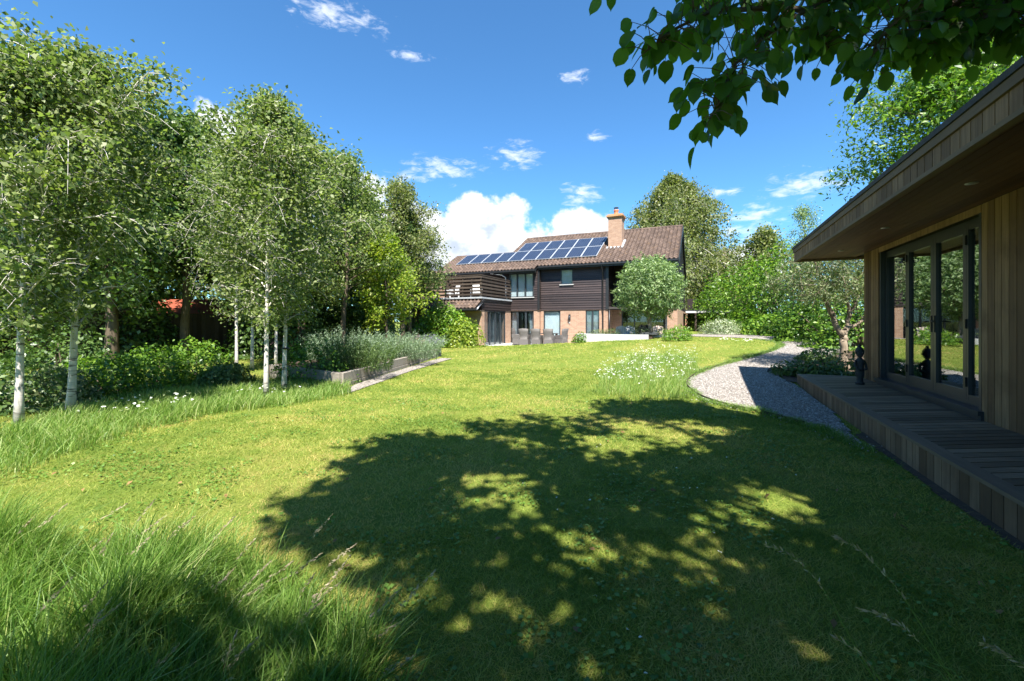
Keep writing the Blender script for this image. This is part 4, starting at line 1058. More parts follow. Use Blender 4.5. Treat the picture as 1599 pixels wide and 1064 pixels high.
for i, (px, d, r, lab) in enumerate([(-120, 12.5, (2.6, 1.8, 2.6), 'tall dark hedge shrub at the extreme left edge behind the leftmost birch'),
                                     (200, 15.6, (2.6, 1.5, 2.0), 'dark evergreen shrub in shade under the trees, left of the red roof'),
                                     (445, 17.5, (2.2, 1.4, 2.2), 'dark evergreen shrub in shade behind the right birch group'),
                                     (560, 20.0, (2.2, 1.4, 2.4), 'dark evergreen shrub behind the sleeper bed under the golden tree')]):
    shrub('evergreen_shrub', lab, atd(px, d), r, M['dark leaf'], 5200, .16, 50+i, group='dark shrubs under the left trees')
# undergrowth
for i, (px, py, r, lm, lab) in enumerate([
    (12, 640, (1.0, .7, .75), 'dark leaf', 'dark bushy shrub at the left picture edge beside the leftmost birch'),
    (75, 632, (.9, .6, .62), 'olive leaf', 'pale speckled low bush between the two left birch trunks'),
    (160, 618, (1.0, .7, .80), 'laurel leaf', 'rounded undergrowth bush just right of the thick birch'),
    (235, 604, (1.0, .7, .90), 'laurel leaf', 'taller dark bush in the middle of the undergrowth'),
    (310, 594, (1.0, .7, .85), 'laurel leaf', 'sunlit green bush left of the forking birch'),
    (350, 604, (.6, .5, .45), 'yew leaf', 'small low bush at the foot of the forking birch'),
    (100, 605, (1.4, .8, 1.35), 'dark leaf', 'large shaded bush further back between the two left birches')]):
    shrub('undergrowth_shrub', lab, at(px, py), r, M[lm], 2600, .085, 70+i, group='bushes in the birch undergrowth')

# bed plants
def onbed(u, v): q = PA+dv*u+nv*v; return (q[0], q[1], zb+.25)
spikes('rosemary_plant', 'big silvery rosemary leaning over the sunlit middle of the sleeper bed', onbed(LB*.60, .55), (1.5, .6, 0), 330, 1.0, M['rosemary'], 91, cat='plant', lean=(.30, -.22), group='rosemary mounds in the sleeper bed', leaf=.06, per=40)
spikes('rosemary_plant', 'dark green rosemary at the near corner of the sleeper bed', onbed(LB*.20, .55), (1.2, .6, 0), 280, .95, M['yew leaf'], 92, cat='plant', lean=(.18, -.22), group='rosemary mounds in the sleeper bed', leaf=.06, per=36)
spikes('rosemary_plant', 'bluish rosemary at the back of the bed under the trees', onbed(LB*.45, 1.9), (1.6, .7, 0), 230, 1.15, M['rosemary'], 93, cat='plant', lean=(.1, 0), group='rosemary mounds in the sleeper bed', leaf=.06, per=36)
spikes('lavender_plant', 'purple flowering lavender clump at the house end of the sleeper bed', onbed(LB*.95, .5), (.6, .45, 0), 240, .80, M['rosemary'], 94, M['lavender'], cat='plant', tipfrac=.3, leaf=.05)
spikes('flowering_plant', 'dusty pink plumed plant between the rosemary and the lavender', onbed(LB*.86, .9), (.5, .4, 0), 110, .78, M['long grass'], 95, M['pinkish'], cat='plant', tipfrac=.35, leaf=.05)
shrub('undergrowth_shrub', 'leafy green weed mass in front of the return of the sleeper bed', (PA[0]+(PC-PA)[0]*.42-.1, PA[1]+(PC-PA)[1]*.42+.1, zb), (1.1, .5, .8), M['laurel leaf'], 2400, .07, 96, group='bushes in the birch undergrowth')

# climber mass on the house's left wing
shrub('climbing_vine', 'bright leafy vine mounded against the brick wing beside the folding doors', (WX(692, 20.4), 20.4, .1), (1.75, .8, 2.0), M['bright leaf'], 5600, .15, 101, cat='vine', depth=.4)
shrub('climbing_vine', 'lower golden green part of vine spilling towards the patio corner', (WX(721, 20.1), 20.1, .1), (1.0, .6, 1.6), M['gold leaf'], 3000, .13, 102, cat='vine', depth=.4)
shrub('flowering_shrub', 'low yellow green plant at the foot of the vine by the patio', (WX(715, 19.9), 19.9, .1), (.7, .4, .4), M['gold leaf'], 1100, .08, 103)
shrub('evergreen_shrub', 'dark ivy shrub beside the dark doorway of the left wing', (WX(640, 21.2), 21.2, .1), (.8, .7, 1.6), M['dark leaf'], 2200, .12, 104)

# ------------------------------------------------------------------ terrace plants and round tree
rt = thing('pear_tree', 'clipped round silver leaved tree in front of the recessed glazing', 'tree', (WX(1015, 22.3), 22.3, .82))
g = np.random.default_rng(111); f = lumpy(g, 24)
d = unit(g.normal(size=(9500, 3))); q = (.55*f(d)+.45)*(1-.5*g.random(len(d))**1.7)+g.normal(size=len(d))*.04
P = d*q[:, None]*np.array([1.62, 1.62, 1.56])*.90+np.array([0, 0, 2.42])
ds_ = unit(g.normal(size=(170, 3))); sp_ = np.repeat(ds_, 22, 0); ws_ = g.uniform(.78, 1.17, (len(sp_), 1))
P = np.concatenate([P, sp_*ws_*np.array([1.62, 1.62, 1.56])*.92*(.5*f(sp_)+.5)[:, None]+np.array([0, 0, 2.42])+g.normal(size=sp_.shape)*.05])
d = np.concatenate([d, sp_])
V, Fc = leaf_arrays(P, .15, .36, g, .5, -.2, Nrm=d*.5); np_mesh('crown', V, Fc, M['silver leaf'], rt, g.random(len(Fc)))
mb = MB(); mb.tube([(0, 0, -.1), (.02, 0, .4), (-.02, .02, .8), (.02, 0, 1.25)], [.12, .10, .10, .09], 10, .5)
for i in range(14):
    a = i*2.4; e = R(35+g.uniform(-20, 40)); D = np.array([math.cos(a)*math.cos(e), math.sin(a)*math.cos(e), math.sin(e)]); s = np.linspace(0, 1, 5)[:, None]
    mb.tube(np.array([0, 0, 1.0+.02*i])+D*1.5*s, np.linspace(.05, .008, 5), 5, .5)
mb.build('trunk', M['olive bark'], rt)
for i, (px, y, r, lm, n, lf, lab) in enumerate([
    (905, 21.1, (.34, .3, .42), 'laurel leaf', 700, .08, 'small rounded green bush at the left end of the white wall'),
    (1060, 20.8, (.62, .45, .5), 'bright leaf', 1500, .11, 'bright green ferny plant left of the carport, right of the round tree'),
    (935, 21.95, (.5, .25, .22), 'olive leaf', 600, .06, 'low grey green plant near the left end of white wall top'),
    (955, 22.0, (.5, .25, .28), 'yew leaf', 600, .06, 'low green plant on the white wall in front of the pale chair'),
    (1000, 22.0, (.5, .25, .36), 'olive leaf', 600, .07, 'feathery grey plant on the terrace left of the round tree trunk'),
    (1038, 22.1, (.5, .3, .36), 'weeping leaf', 600, .07, 'tawny low plant at the right of the round tree trunk')]):
    shrub('terrace_plant', lab, (WX(px, y), y, max(tz(WX(px, y), y), .86) if y > 21.6 else tz(WX(px, y), y)), r, M[lm], n, lf, 120+i, cat='plant', group='low plants along the terrace', stems=4, aspect=.35 if i != 0 else .6)

# ------------------------------------------------------------------ right side: hedges, shrubs, olive, far trees
for i, (px, d_m, r, zc, lab) in enumerate([
    (1235, 22.5, (2.2, 1.6, 4.3), 0, 'tall glossy laurel nearest the olive tree on the right'),
    (1195, 25.0, (2.4, 1.7, 4.35), 0, 'tall glossy laurel in the middle of the right hand hedge'),
    (1150, 28.0, (2.3, 1.7, 3.9), 0, 'sunlit laurel shoulder sloping down towards the house'),
    (1113, 31.5, (2.0, 1.6, 3.3), 0, 'low far end of the laurel hedge beside the carport')]):
    shrub('laurel_hedge', lab, atd(px, d_m), r, M['laurel leaf'], 4200, .2, 140+i, cat='hedge', group='laurels at the right of the house', depth=.3, aspect=.45)
shrub('flowering_shrub', 'white flecked grey green round shrub at the gravel edge left of the hedge', atd(1126, 22.5), (1.0, .8, .72), M['pale leaf'], 2400, .085, 150, depth=.4)
for i, (px, d_m, r, lab) in enumerate([(1172, 23.5, (.95, .8, 1.3), 'upright lime green shrub behind the white flecked one'),
                                       (1200, 21.8, (1.25, .9, .95), 'broad lime green shrub along the far gravel edge'),
                                       (1232, 20.5, (.95, .8, .85), 'lime green shrub next to the olive tree at the gravel edge')]):
    shrub('leafy_shrub', lab, atd(px, d_m), r, M['bright leaf'], 1900, .16, 153+i, group='lime green shrubs by the gravel', aspect=.7, depth=.35)
for i, (px, d_m, r, lm, lab) in enumerate([(1290, 17.5, (1.7, 1.2, 3.1), 'laurel leaf', 'dark hedge shrub behind the olive trunk'),
                                       (1345, 15.5, (1.8, 1.2, 3.1), 'laurel leaf', 'dark hedge shrub right behind the cedar wall corner'),
                                       (1262, 18.5, (1.1, .9, 1.6), 'laurel leaf', 'mid green shrub left of the olive trunk by the gravel'),
                                       (1420, 15.5, (2.0, 1.2, 3.0), 'dark leaf', 'dark hedge shrub hidden behind the garden room end')]):
    shrub('hedge_shrub', lab, atd(px, d_m), r, M[lm], 3600, .13, 160+i, group='dark hedge behind the olive tree')
# olive tree beside the garden room
ol = thing('olive_tree', 'gnarled olive tree with pale forking trunk between gravel path and garden room', 'tree', at(1320, 578))
g = np.random.default_rng(171); mb = MB(); LP = []
rt_ = np.array([CA, SA, 0]); fw_ = np.array([-SA, CA, 0]); up_ = np.array([0, 0, 1.])
def oc(x, y, z): return rt_*x+fw_*y+up_*z
limbs = [([(0, 0, 0), (-.03, 0, .35), (-.06, 0, .7), (-.03, 0, .95)], [.13, .10, .095, .10]),
         ([(-.05, 0, .9), (-.22, .05, 1.3), (-.42, .1, 1.8), (-.55, .15, 2.5), (-.75, .2, 3.1)], [.085, .07, .06, .045, .025]),
         ([(-.04, 0, .92), (.1, .05, 1.2), (.2, .1, 1.55), (.4, .1, 1.95), (.5, .15, 2.6)], [.08, .065, .05, .04, .02]),
         ([(.14, .05, 1.25), (.1, .0, 1.7), (.0, .0, 2.2), (.1, .1, 2.9)], [.045, .04, .03, .015]),
         ([(-.3, .07, 1.5), (-.6, -.1, 1.9), (-1.0, -.15, 2.3), (-1.5, -.1, 2.5)], [.045, .04, .03, .012]),
         ([(.05, .05, 1.1), (.4, -.1, 1.35), (.7, -.1, 1.7), (.9, 0, 2.3)], [.05, .04, .03, .015])]
for pts, rad in limbs:
    L_ = np.array([oc(*q) for q in pts]); s = np.linspace(0, len(L_)-1, len(L_)*3)
    L2 = np.stack([np.interp(s, range(len(L_)), L_[:, c]) for c in range(3)], 1); L2 += g.normal(size=L2.shape)*.018
    mb.tube(L2, np.interp(s, range(len(L_)), rad), 8, .5)
for i in range(520):
    c = oc(g.uniform(-1.75, 1.1), g.uniform(-.9, .9), 0); u = g.random(); c[2] = 1.85+1.7*u**.8
    xr = (c@rt_+.3)/1.55
    if abs(xr) > 1 or c[2] > 3.6-1.1*xr*xr or c[2] < 1.8+.5*max(0, xr): continue
    D = unit(g.normal(size=3)); L_ = g.uniform(.25, .5); s = np.linspace(0, 1, 3)[:, None]
    mb.tube(c+D*L_*(s-.5)*1.3, [.008, .006, .002], 3, .5, False)
    LP.append(c+D*L_*g.uniform(-.6, .6, (42, 1))+g.normal(size=(42, 3))*.09)
mb.build('trunk', M['olive bark'], ol)
P = np.concatenate(LP); V, Fc = leaf_arrays(P, .085, .32, g, .5, 0); np_mesh('crown', V, Fc, M['olive leaf'], ol, g.random(len(Fc)))
for i, (px, py, r, lab) in enumerate([(1245, 588, (.55, .4, .28), 'low dark leafy clump at the gravel corner of the olive bed'),
                                      (1285, 592, (.6, .45, .32), 'low dark leafy clump in front of the olive trunk beside the deck'),
                                      (1330, 590, (.55, .5, .42), 'low dark leafy clump between the olive trunk and statue'),
                                      (1275, 566, (.6, .5, .3), 'low dark leafy clump behind the olive bed front')]):
    shrub('ground_plant', lab, at(px, py, .02), r, M['dark leaf'], 800, .13, 180+i, cat='plant', group='leafy clumps under the olive tree', aspect=.35, stems=3)
tree('weeping_birch', 'large weeping birch with hanging foliage behind the house roof', atd(1056, 46), M['birch bark'], M['weeping leaf'], 191, h=15.2, r0=.3, R0=7.6, cb=.18, leaf=.25, aspect=.6, n1=92, n2=13, k=62, env=lambda t: max(.12, 1-abs(2*t-.85)**2.4*.8)**.5, rise=32, droop=.75, sig=.3, sublen=.5, up=.3, down=1.0)
tree('broadleaf_tree', 'rounded pale green tree beyond the laurel hedge', atd(1195, 40), M['bark'], M['weeping leaf'], 192, h=8.4, r0=.2, R0=3.4, cb=.2, leaf=.22, n1=40, n2=9, k=30, rise=35, droop=.1, sig=.3)
tree('broadleaf_tree', 'wispy tree top rising beside the garden room roof corner', atd(1258, 24), M['bark'], M['silver leaf'], 193, h=7.0, r0=.12, R0=1.5, cb=.4, leaf=.1, aspect=.5, n1=24, n2=7, k=20, rise=45, droop=.1, sig=.15)
tree('broadleaf_tree', 'reddish leaved tree tip beyond the weeping birch', atd(1125, 55), M['bark'], m_leaf('reddish leaves', [(0, (.16, .10, .05)), (1, (.28, .20, .10))]), 194, h=9.0, r0=.15, R0=2.6, cb=.3, leaf=.22, n1=28, n2=7, k=22, rise=35, droop=.1, sig=.3)
tree('ash_tree', 'bright green ash rising over the garden room roof on the right', atd(1495, 15), M['bark'], M['laurel leaf'], 195, h=10.0, r0=.2, R0=3.4, cb=.4, leaf=.19, aspect=.36, n1=58, n2=11, k=52, rise=25, droop=.25, sig=.22, sublen=.5)

# ------------------------------------------------------------------ big lime tree above and behind the viewpoint (it shades the lawn)
def proj(P):
    x = P[:, 0]*CA+P[:, 1]*SA; d = -P[:, 0]*SA+P[:, 1]*CA
    dd = np.where(d > .05, d, .05)
    return np.where(d > .05, 800+F*x/dd, -9999), np.where(d > .05, HZ-(P[:, 2]-EYE)*F/dd, -9999), d
def pd(px, py, d):
    x, y = c2w((px-800)/F*d, d); return np.array([x, y, zat(py, d)])
g = np.random.default_rng(301)
SHADE = poly([(440, 832), (485, 780), (545, 762), (548, 715), (610, 690), (700, 672), (800, 652), (915, 655), (935, 628), (1075, 630), (1170, 648), (1260, 676), (1360, 706), (1480, 790), (1760, 950), (1800, 1500), (1000, 2400), (200, 2000), (-400, 1500), (0, 1150), (230, 1010), (400, 985), (500, 970), (550, 935), (560, 905), (520, 860)])
lo, hi = SHADE.min(0), SHADE.max(0)
S = g.uniform(lo, hi, (90000, 2)); S = S[inside(S, SHADE)]
core = .6*vnoise(S, .85, 5)+.4*vnoise(S, .34, 6)
xr = S[:, 0]*CA+S[:, 1]*SA; dr_ = -S[:, 0]*SA+S[:, 1]*CA
S = S[g.random(len(S)) < np.clip((core-.43+.10*sm((xr-.9)/2.2)+.13*sm((3.9-dr_)/1.6))*5.0, .03, 1)][:1900]
H = g.uniform(4.6, 9.5, len(S)); tdir = unit((S-np.array(c2w(3.4, .4)))+g.normal(size=S.shape)*1.6)
k_ = 15; w_ = g.uniform(-.5, .5, (len(S), k_, 1)); Lt = g.uniform(.5, 1.15, (len(S), 1, 1))
SS = (S[:, None]+tdir[:, None]*w_*Lt+g.normal(size=(len(S), k_, 2))*.062).reshape(-1, 2); H = (H[:, None]+g.normal(size=(len(S), k_))*.1-w_[..., 0]*.25).ravel()
P = np.stack([SS[:, 0]-sh[0]*H/math.tan(SUN_EL), SS[:, 1]-sh[1]*H/math.tan(SUN_EL), H], 1)
u, v_, d = proj(P)
vis = (d > .05) & (u > -60) & (u < 1660) & (v_ > -60)
# leaves that would hang into view stay out of the open sky; the lower boughs below are built leaf by leaf
P = P[~vis]
Q = np.concatenate([np.array([pd(*q) for q in ((1100, 100, 2.2), (1060, 40, 2.2), (1200, 40, 2.3), (1350, 60, 2.4), (1480, 80, 2.4), (1580, 60, 2.4), (1300, 0, 2.4), (1450, 0, 2.5), (1110, 200, 2.15), (1600, 0, 2.4))]).repeat(40, 0)])
Q = Q+g.normal(size=Q.shape)*.30+np.array([-sh[0]*math.cos(SUN_EL), -sh[1]*math.cos(SUN_EL), math.sin(SUN_EL)])*g.uniform(1.3, 3.6, (len(Q), 1))  # unseen crown leaves added towards the sun so the boughs fall in shade
u, v_, d = proj(Q); P = np.concatenate([P, Q[~((d > .05) & (u > -60) & (u < 1660) & (v_ > -60))]])
lt = thing('lime_tree', 'broad leaved tree overhead whose dark leafy boughs hang into the top right', 'tree', (*c2w(3.4, -2.4), 0))
lx, ly = c2w(3.4, -2.4); off = np.array([lx, ly, 0])
V, Fc = leaf_arrays(P-off, .145, .8, g, .5, .3); np_mesh('crown', V, Fc, M['lime leaf'], lt, g.random(len(Fc)))
mb = MB(); mb.tube([(0, 0, -.1), (.05, 0, 1.5), (-.05, .1, 3.2), (0, 0, 5), (.1, .1, 7.5)], [.30, .24, .21, .16, .05], 12, .5)
for i in range(16):
    a = P[g.integers(len(P))]-off; b0 = np.array([0, 0, min(a[2]*.75, 3.0+.25*i)]); s = np.linspace(0, 1, 6)[:, None]
    mb.tube(b0+(a-b0)*s+np.array([0, 0, .5])*np.sin(s*3.14)+g.normal(size=(6, 3))*.08*s, np.linspace(.09, .012, 6), 6, .5, False)
boughs = [([(1560, -120, 2.9), (1380, -40, 2.7), (1265, 15, 2.5), (1195, 60, 2.35), (1150, 105, 2.25), (1124, 145, 2.2), (1110, 185, 2.15)], 190, .21),
          ([(1265, 15, 2.5), (1180, 10, 2.35), (1110, 18, 2.25), (1055, 45, 2.2), (1010, 80, 2.15)], 130, .19),
          ([(1300, -60, 2.6), (1180, -40, 2.4), (1090, -20, 2.3)], 70, .18),
          ([(1700, -80, 2.7), (1520, -30, 2.6), (1430, 10, 2.5), (1380, 50, 2.4), (1350, 115, 2.35)], 170, .24),
          ([(1520, -30, 2.6), (1470, 20, 2.45), (1445, 70, 2.4)], 110, .24),
          ([(1720, -30, 2.5), (1620, -5, 2.45), (1540, 25, 2.4), (1490, 60, 2.4)], 170, .25),
          ([(1380, -40, 2.7), (1320, 20, 2.55), (1270, 50, 2.5), (1295, 75, 2.45)], 90, .2),
          ([(1720, -60, 2.6), (1600, -10, 2.5), (1500, 10, 2.5), (1400, -10, 2.5), (1280, -20, 2.5)], 260, .28),
          ([(1700, 20, 2.4), (1610, 35, 2.35), (1560, 50, 2.3)], 40, .16),
          ([(1010, -70, 2.2), (950, -30, 2.15), (927, -5, 2.1)], 5, .05)]
LV, LF, LT = [], [], []
ss_ = [0, .07, .18, .33, .50, .66, .80, .90, 1]; ww_ = [.08, .25, .36, .405, .37, .27, .15, .06, .0]
def big_leaf(base, tdir, nrm, L_):
    tdir = unit(tdir); nrm = unit(nrm-tdir*(nrm@tdir)); bq = np.cross(nrm, tdir); b0 = sum(len(x) for x in LV); q = []
    curl = g.uniform(.05, .22)
    for s_, w_ in zip(ss_, ww_):
        c = base+tdir*L_*s_-nrm*L_*curl*s_*s_
        ser = 1+.09*(-1)**int(s_*10)
        q += [c+bq*w_*L_*ser+nrm*L_*w_*.22, c, c-bq*w_*L_*ser+nrm*L_*w_*.22]
    q[0] = q[0]-tdir*L_*.07; q[2] = q[2]-tdir*L_*.07
    LV.append(np.array(q)); t_ = g.random()
    for r_ in range(8):
        a = b0+r_*3; LF.extend([(a, a+1, a+4, a+3), (a+1, a+2, a+5, a+4)]); LT.extend([t_, min(1, t_+.05)])
down_ = np.array([0, 0, -1.0])
for pts, n, spread in boughs:
    Lp = np.array([pd(*q) for q in pts])-off
    Lp[1:-1] += g.normal(size=(len(Lp)-2, 3))*.012
    m_ = len(Lp); mb.tube(Lp, np.linspace(.016, .004, m_), 6, .5, False)
    for i in range(n):
        s_ = (i+g.random())/n*(m_-1); j = min(int(s_), m_-2); fq = s_-j
        p0 = Lp[j]*(1-fq)+Lp[j+1]*fq; along = unit(Lp[j+1]-Lp[j])
        o = np.clip(g.normal(size=3), -1.5, 1.5)*spread*.62*np.array([1, 1, .8]); end = p0+o*(.9 if s_ < m_-1.5 else .55)
        mid = (p0+end)/2+np.array([0, 0, .015]); mb.tube([p0, mid, end], [.0035, .0025, .0016], 4, .5, False)
        td = unit(o)*.55+along*.35+down_*g.uniform(.45, 1.3)+g.normal(size=3)*.25
        big_leaf(end, td, g.normal(size=3)*.7+np.array([.15*SA, -.15*CA, .75]), g.uniform(.065, .12))
mb.build('trunk', M['bark'], lt)
np_mesh('bough_leaves', np.concatenate(LV), np.array(LF), M['sunlit bough leaf'], lt, np.array(LT), smooth=True)

# ------------------------------------------------------------------ grass
def camd(P): return -P[:, 0]*SA+P[:, 1]*CA
def wedge(n, d0, d1, g, half=1.33):
    d = np.sqrt(g.uniform(d0*d0, d1*d1, n)); x = g.uniform(-half, half, n)*d
    return np.stack(c2w(x, d), 1), d
def ground_ok(P):
    ok = ~inside(P, PATH) & ~inside(P, SIDE) & ~inside(P, BED_R) & ~inside(P, STRIP)
    ok &= ~((P[:, 0] > DX0-.02) & (P[:, 1] < DY1+.1))
    ok &= ~((P[:, 1] > 21.44) & (P[:, 0] < -2.4)) & ~((P[:, 1] > 24))
    rel = P-PA; uu, vv = rel@dv, rel@nv
    ok &= ~((uu > -.1) & (uu < LB+.1) & (vv > -.02) & (vv < 4))
    return ok
def blade_tris(P, h, w, g, lean=.5, wind=(0, 0)):
    n = len(P); a = g.uniform(0, 6.28, n); z = terr(P[:, 0], P[:, 1])
    b = np.stack([np.cos(a)*w, np.sin(a)*w, np.zeros(n)], 1); B0 = np.column_stack([P, z])
    t = np.column_stack([g.normal(size=n)*lean*h+wind[0]*h, g.normal(size=n)*lean*h+wind[1]*h, h])
    V = np.stack([B0-b*.5, B0+b*.5, B0+t], 1).reshape(-1, 3); return V, np.arange(3*n).reshape(n, 3)
def blade_long(P, h, w, g, bend=.55, wind=(.35, .1), z=None):
    n = len(P); a = g.uniform(0, 6.28, n); z = terr(P[:, 0], P[:, 1]) if z is None else z
    b = np.stack([np.cos(a), np.sin(a), np.zeros(n)], 1)*w[:, None]; B0 = np.column_stack([P, z])
    o = np.column_stack([g.normal(size=n)*bend+wind[0], g.normal(size=n)*bend*.8+wind[1]])*h[:, None]
    V = []
    for s_, ws in ((0, 1), (.4, .9), (.75, .6), (1, .06)):
        c = B0+np.column_stack([o*s_**2, h*(s_-.22*s_**2*np.minimum(1.6, np.linalg.norm(o, axis=1)/h))])
        V += [c-b*ws*.5, c+b*ws*.5]
    V = np.stack(V, 1).reshape(-1, 3); i = np.arange(n)[:, None, None]*8
    Fc = (i+np.array([[0, 1, 3, 2], [2, 3, 5, 4], [4, 5, 7, 6]])[None]).reshape(-1, 4); return V, Fc
LONG_L = poly([(-140, 800), (-60, 775), (60, 728), (150, 694), (240, 670), (330, 648), (430, 636), (500, 626), (545, 616), (520, 598), (420, 596), (330, 606), (200, 636), (100, 655), (-80, 690), (-200, 720)])
LONG_F = poly([(-700, 830), (0, 880), (180, 885), (380, 905), (480, 950), (530, 1000), (590, 1100), (640, 1300), (600, 1800), (-300, 2200), (-900, 1400)])
MEAD = poly([(925, 618), (945, 585), (985, 560), (1040, 556), (1085, 566), (1092, 580), (1068, 596), (1068, 612), (1085, 626), (1000, 630)])
g = np.random.default_rng(401)
Vs, Fs, Ts, nb0 = [], [], [], 0
for n, d0, d1, h0 in ((150000, 1.1, 3.2, .024), (150000, 3.2, 7, .026), (130000, 7, 13, .032), (70000, 13, 25, .042)):
    P, d = wedge(n, d0, d1, g); k = ground_ok(P) & ~inside(P, LONG_F); P, d = P[k], d[k]
    pt = .38*vnoise(P, 1.3, 21)+.27*vnoise(P, .33, 22)+.2*vnoise(P, 4.0, 23)+.15*vnoise(P, .11, 24)
    h = h0*g.uniform(.5, 1.45, len(P))*(1.25-.5*pt); w = np.maximum(.0042, d*.00135)*g.uniform(.7, 1.4, len(P))
    V, Fc = blade_tris(P, h, w, g, 1.1)
    Vs.append(V); Fs.append(Fc+nb0); nb0 += len(V)
    Ts.append(np.clip(pt*2.1-.56+g.normal(size=len(P))*.2, 0, 1))
struct(np_mesh('lawn_grass', np.concatenate(Vs), np.concatenate(Fs), M['grass'], None, np.concatenate(Ts)), 'stuff')
def patch(poly_, n, g):
    lo, hi = poly_.min(0), poly_.max(0); P = g.uniform(lo, hi, (n*6, 2)); return P[inside(P, poly_)][:n]
# longer grass leaning over the gravel edge
E_ = np.concatenate([np.linspace(PATH[i], PATH[i+1], max(2, int(np.linalg.norm(PATH[i+1]-PATH[i])*900))) for i in range(0, 12)])
E_ = E_+g.normal(size=E_.shape)*.05; h = g.uniform(.03, .13, len(E_))*(.4+vnoise(E_, .4, 77)); V, Fc = blade_long(E_, h, .004+.0005*camd(E_), g, .8, (0, 0))
struct(np_mesh('edge_grass', V, Fc, M['long grass'], None, np.repeat(np.clip(g.normal(.5, .25, len(E_)), 0, 1), 3)), 'stuff')
ed = MB(); Lp = np.concatenate([np.linspace(PATH[i], PATH[i+1], 6, endpoint=False) for i in range(1, 11)])
Lp = np.stack([np.convolve(np.pad(Lp[:, c], 3, mode='edge'), np.ones(7)/7, 'valid') for c in range(2)], 1)
for i in range(len(Lp)-1): ed.beam((*Lp[i], tz(*Lp[i])+.025), (*Lp[i+1], tz(*Lp[i+1])+.025), .012, .07, tint=.5)
tag(ed.build('lawn_edging', M['rail']), 'thin dark edging strip curving between the lawn and the gravel path', 'edging')
# clover and plantain rosettes among the mown grass
P, d = wedge(60000, 1.6, 8.5, g); P = P[ground_ok(P) & ~inside(P, LONG_F)]; P = P[g.random(len(P)) < np.clip((vnoise(P, .38, 61)-.52)*3, 0, 1)]
Vc, Fc = leaf_arrays(np.column_stack([P, terr(P[:, 0], P[:, 1])+g.uniform(.014, .036, len(P))]), .026, .95, g, 3.0, 0, .06)
struct(np_mesh('clover_leaves', Vc, Fc, M['long grass'], None, np.clip(g.normal(.33, .16, len(Fc)), 0, .8)), 'stuff')
P, d = wedge(420, 1.6, 8, g); P = P[ground_ok(P)][:90]
Vc, Fc = leaf_arrays(np.column_stack([P, terr(P[:, 0], P[:, 1])+.03]), .055, .6, g, 2.2, 0, .12)
struct(np_mesh('fallen_leaves', Vc, Fc, m_leaf('dead brown leaves', [(0, (.14, .075, .03)), (1, (.30, .19, .08))], .2, .7, .2), None, g.random(len(Fc))), 'stuff')
# tall tuft in the bottom left corner
P = patch(LONG_F, 95000, g); d = camd(P); x = P[:, 0]*CA+P[:, 1]*SA
k = (d > .75) & (np.abs(x/np.maximum(d, .1)) < 1.5); P = P[k]; d = d[k]; P = P[g.random(len(P)) < -.1+1.2*vnoise(P, .22, 31)]
edge = np.clip(vnoise(P, .5, 32), 0, 1)
h = g.uniform(.15, .44, len(P))*(.4+1.05*edge); V, Fc = blade_long(P, h, g.uniform(.0034, .0082, len(P)), g, .40, (.24, .12))
struct(np_mesh('tall_grass', V, Fc, M['long grass'], None, np.repeat(np.clip(g.normal(.42, .24, len(P)), 0, 1), 3)), 'stuff')
# rough strip under the birches and the meadow patch
P = patch(LONG_L, 22000, g); P = P+g.normal(size=P.shape)*.09; d = camd(P); h = g.uniform(.08, .27, len(P))*(.5+vnoise(P, .8, 41)); V, Fc = blade_long(P, h, .0045+d*.0007, g, .5, (.2, .1))
struct(np_mesh('rough_grass', V, Fc, M['long grass'], None, np.repeat(np.clip(g.normal(.62, .24, len(P)), 0, 1), 3)), 'stuff')
P = patch(MEAD, 7000, g); d = camd(P); P = P[(g.random(len(P)) < .3+.9*vnoise(P, .5, 42)) & ~inside(P, PATH)]; d = camd(P)
h = g.uniform(.08, .36, len(P)); V, Fc = blade_long(P, h, .0035+d*.0005, g, .4, (.15, .05))
struct(np_mesh('meadow_grass', V, Fc, M['long grass'], None, np.repeat(np.clip(g.normal(.65, .22, len(P)), 0, 1), 3)), 'stuff')
def flowers(name, P, hh, g, head, per, spread, stemw=.003):
    """white flower heads on thin stems"""
    n = len(P); z = terr(P[:, 0], P[:, 1]); h = hh*g.uniform(.7, 1.15, n)
    V, Fc = blade_long(P, h, np.full(n, stemw), g, .12, (.1, .03), z)
    tip = V.reshape(n, 8, 3)[:, 7]
    mbk = np_mesh(name.replace('flowers', 'stems') if 'flowers' in name else name+'_stems', V, Fc, M['long grass'], None, np.full(len(Fc), .7)); struct(mbk, 'stuff')
    C = (tip[:, None, :]+g.normal(size=(n, per, 3))*np.array([spread, spread, spread*.35])).reshape(-1, 3)
    Vf, Ff = leaf_arrays(C, head, .9, g, 2.2, 0, .05); o = np_mesh(name, Vf, Ff, M['petal'], None, g.random(len(Ff))); struct(o, 'stuff')
    mbk.parent = o
P = patch(MEAD, 520, g); P = P[g.random(len(P)) < -.35+1.7*vnoise(P, .8, 51)]
flowers('meadow_flowers', P, .5, g, .024, 6, .03)
P = patch(poly([(-60, 720), (90, 668), (200, 640), (290, 632), (300, 645), (230, 668), (110, 705), (0, 745)]), 60, g); P = P[vnoise(P, .7, 52) > .45]
flowers('daisy_flowers', P, .27, g, .036, 3, .012)
P = patch(poly([(360, 618), (410, 612), (480, 612), (440, 630), (370, 632)]), 18, g)
flowers('daisy_flowers', P, .24, g, .036, 3, .012)
P = patch(poly([(1130, 531), (1175, 532), (1180, 536), (1120, 536)]), 30, g)
flowers('daisy_flowers', P, .10, g, .06, 3, .02)
P = np.concatenate([patch(poly([(700, 700), (1250, 700), (1300, 1064), (600, 1064)]), 26, g), np.array([G(975, 1003), G(1003, 1008), G(1094, 826), G(1080, 770)])])
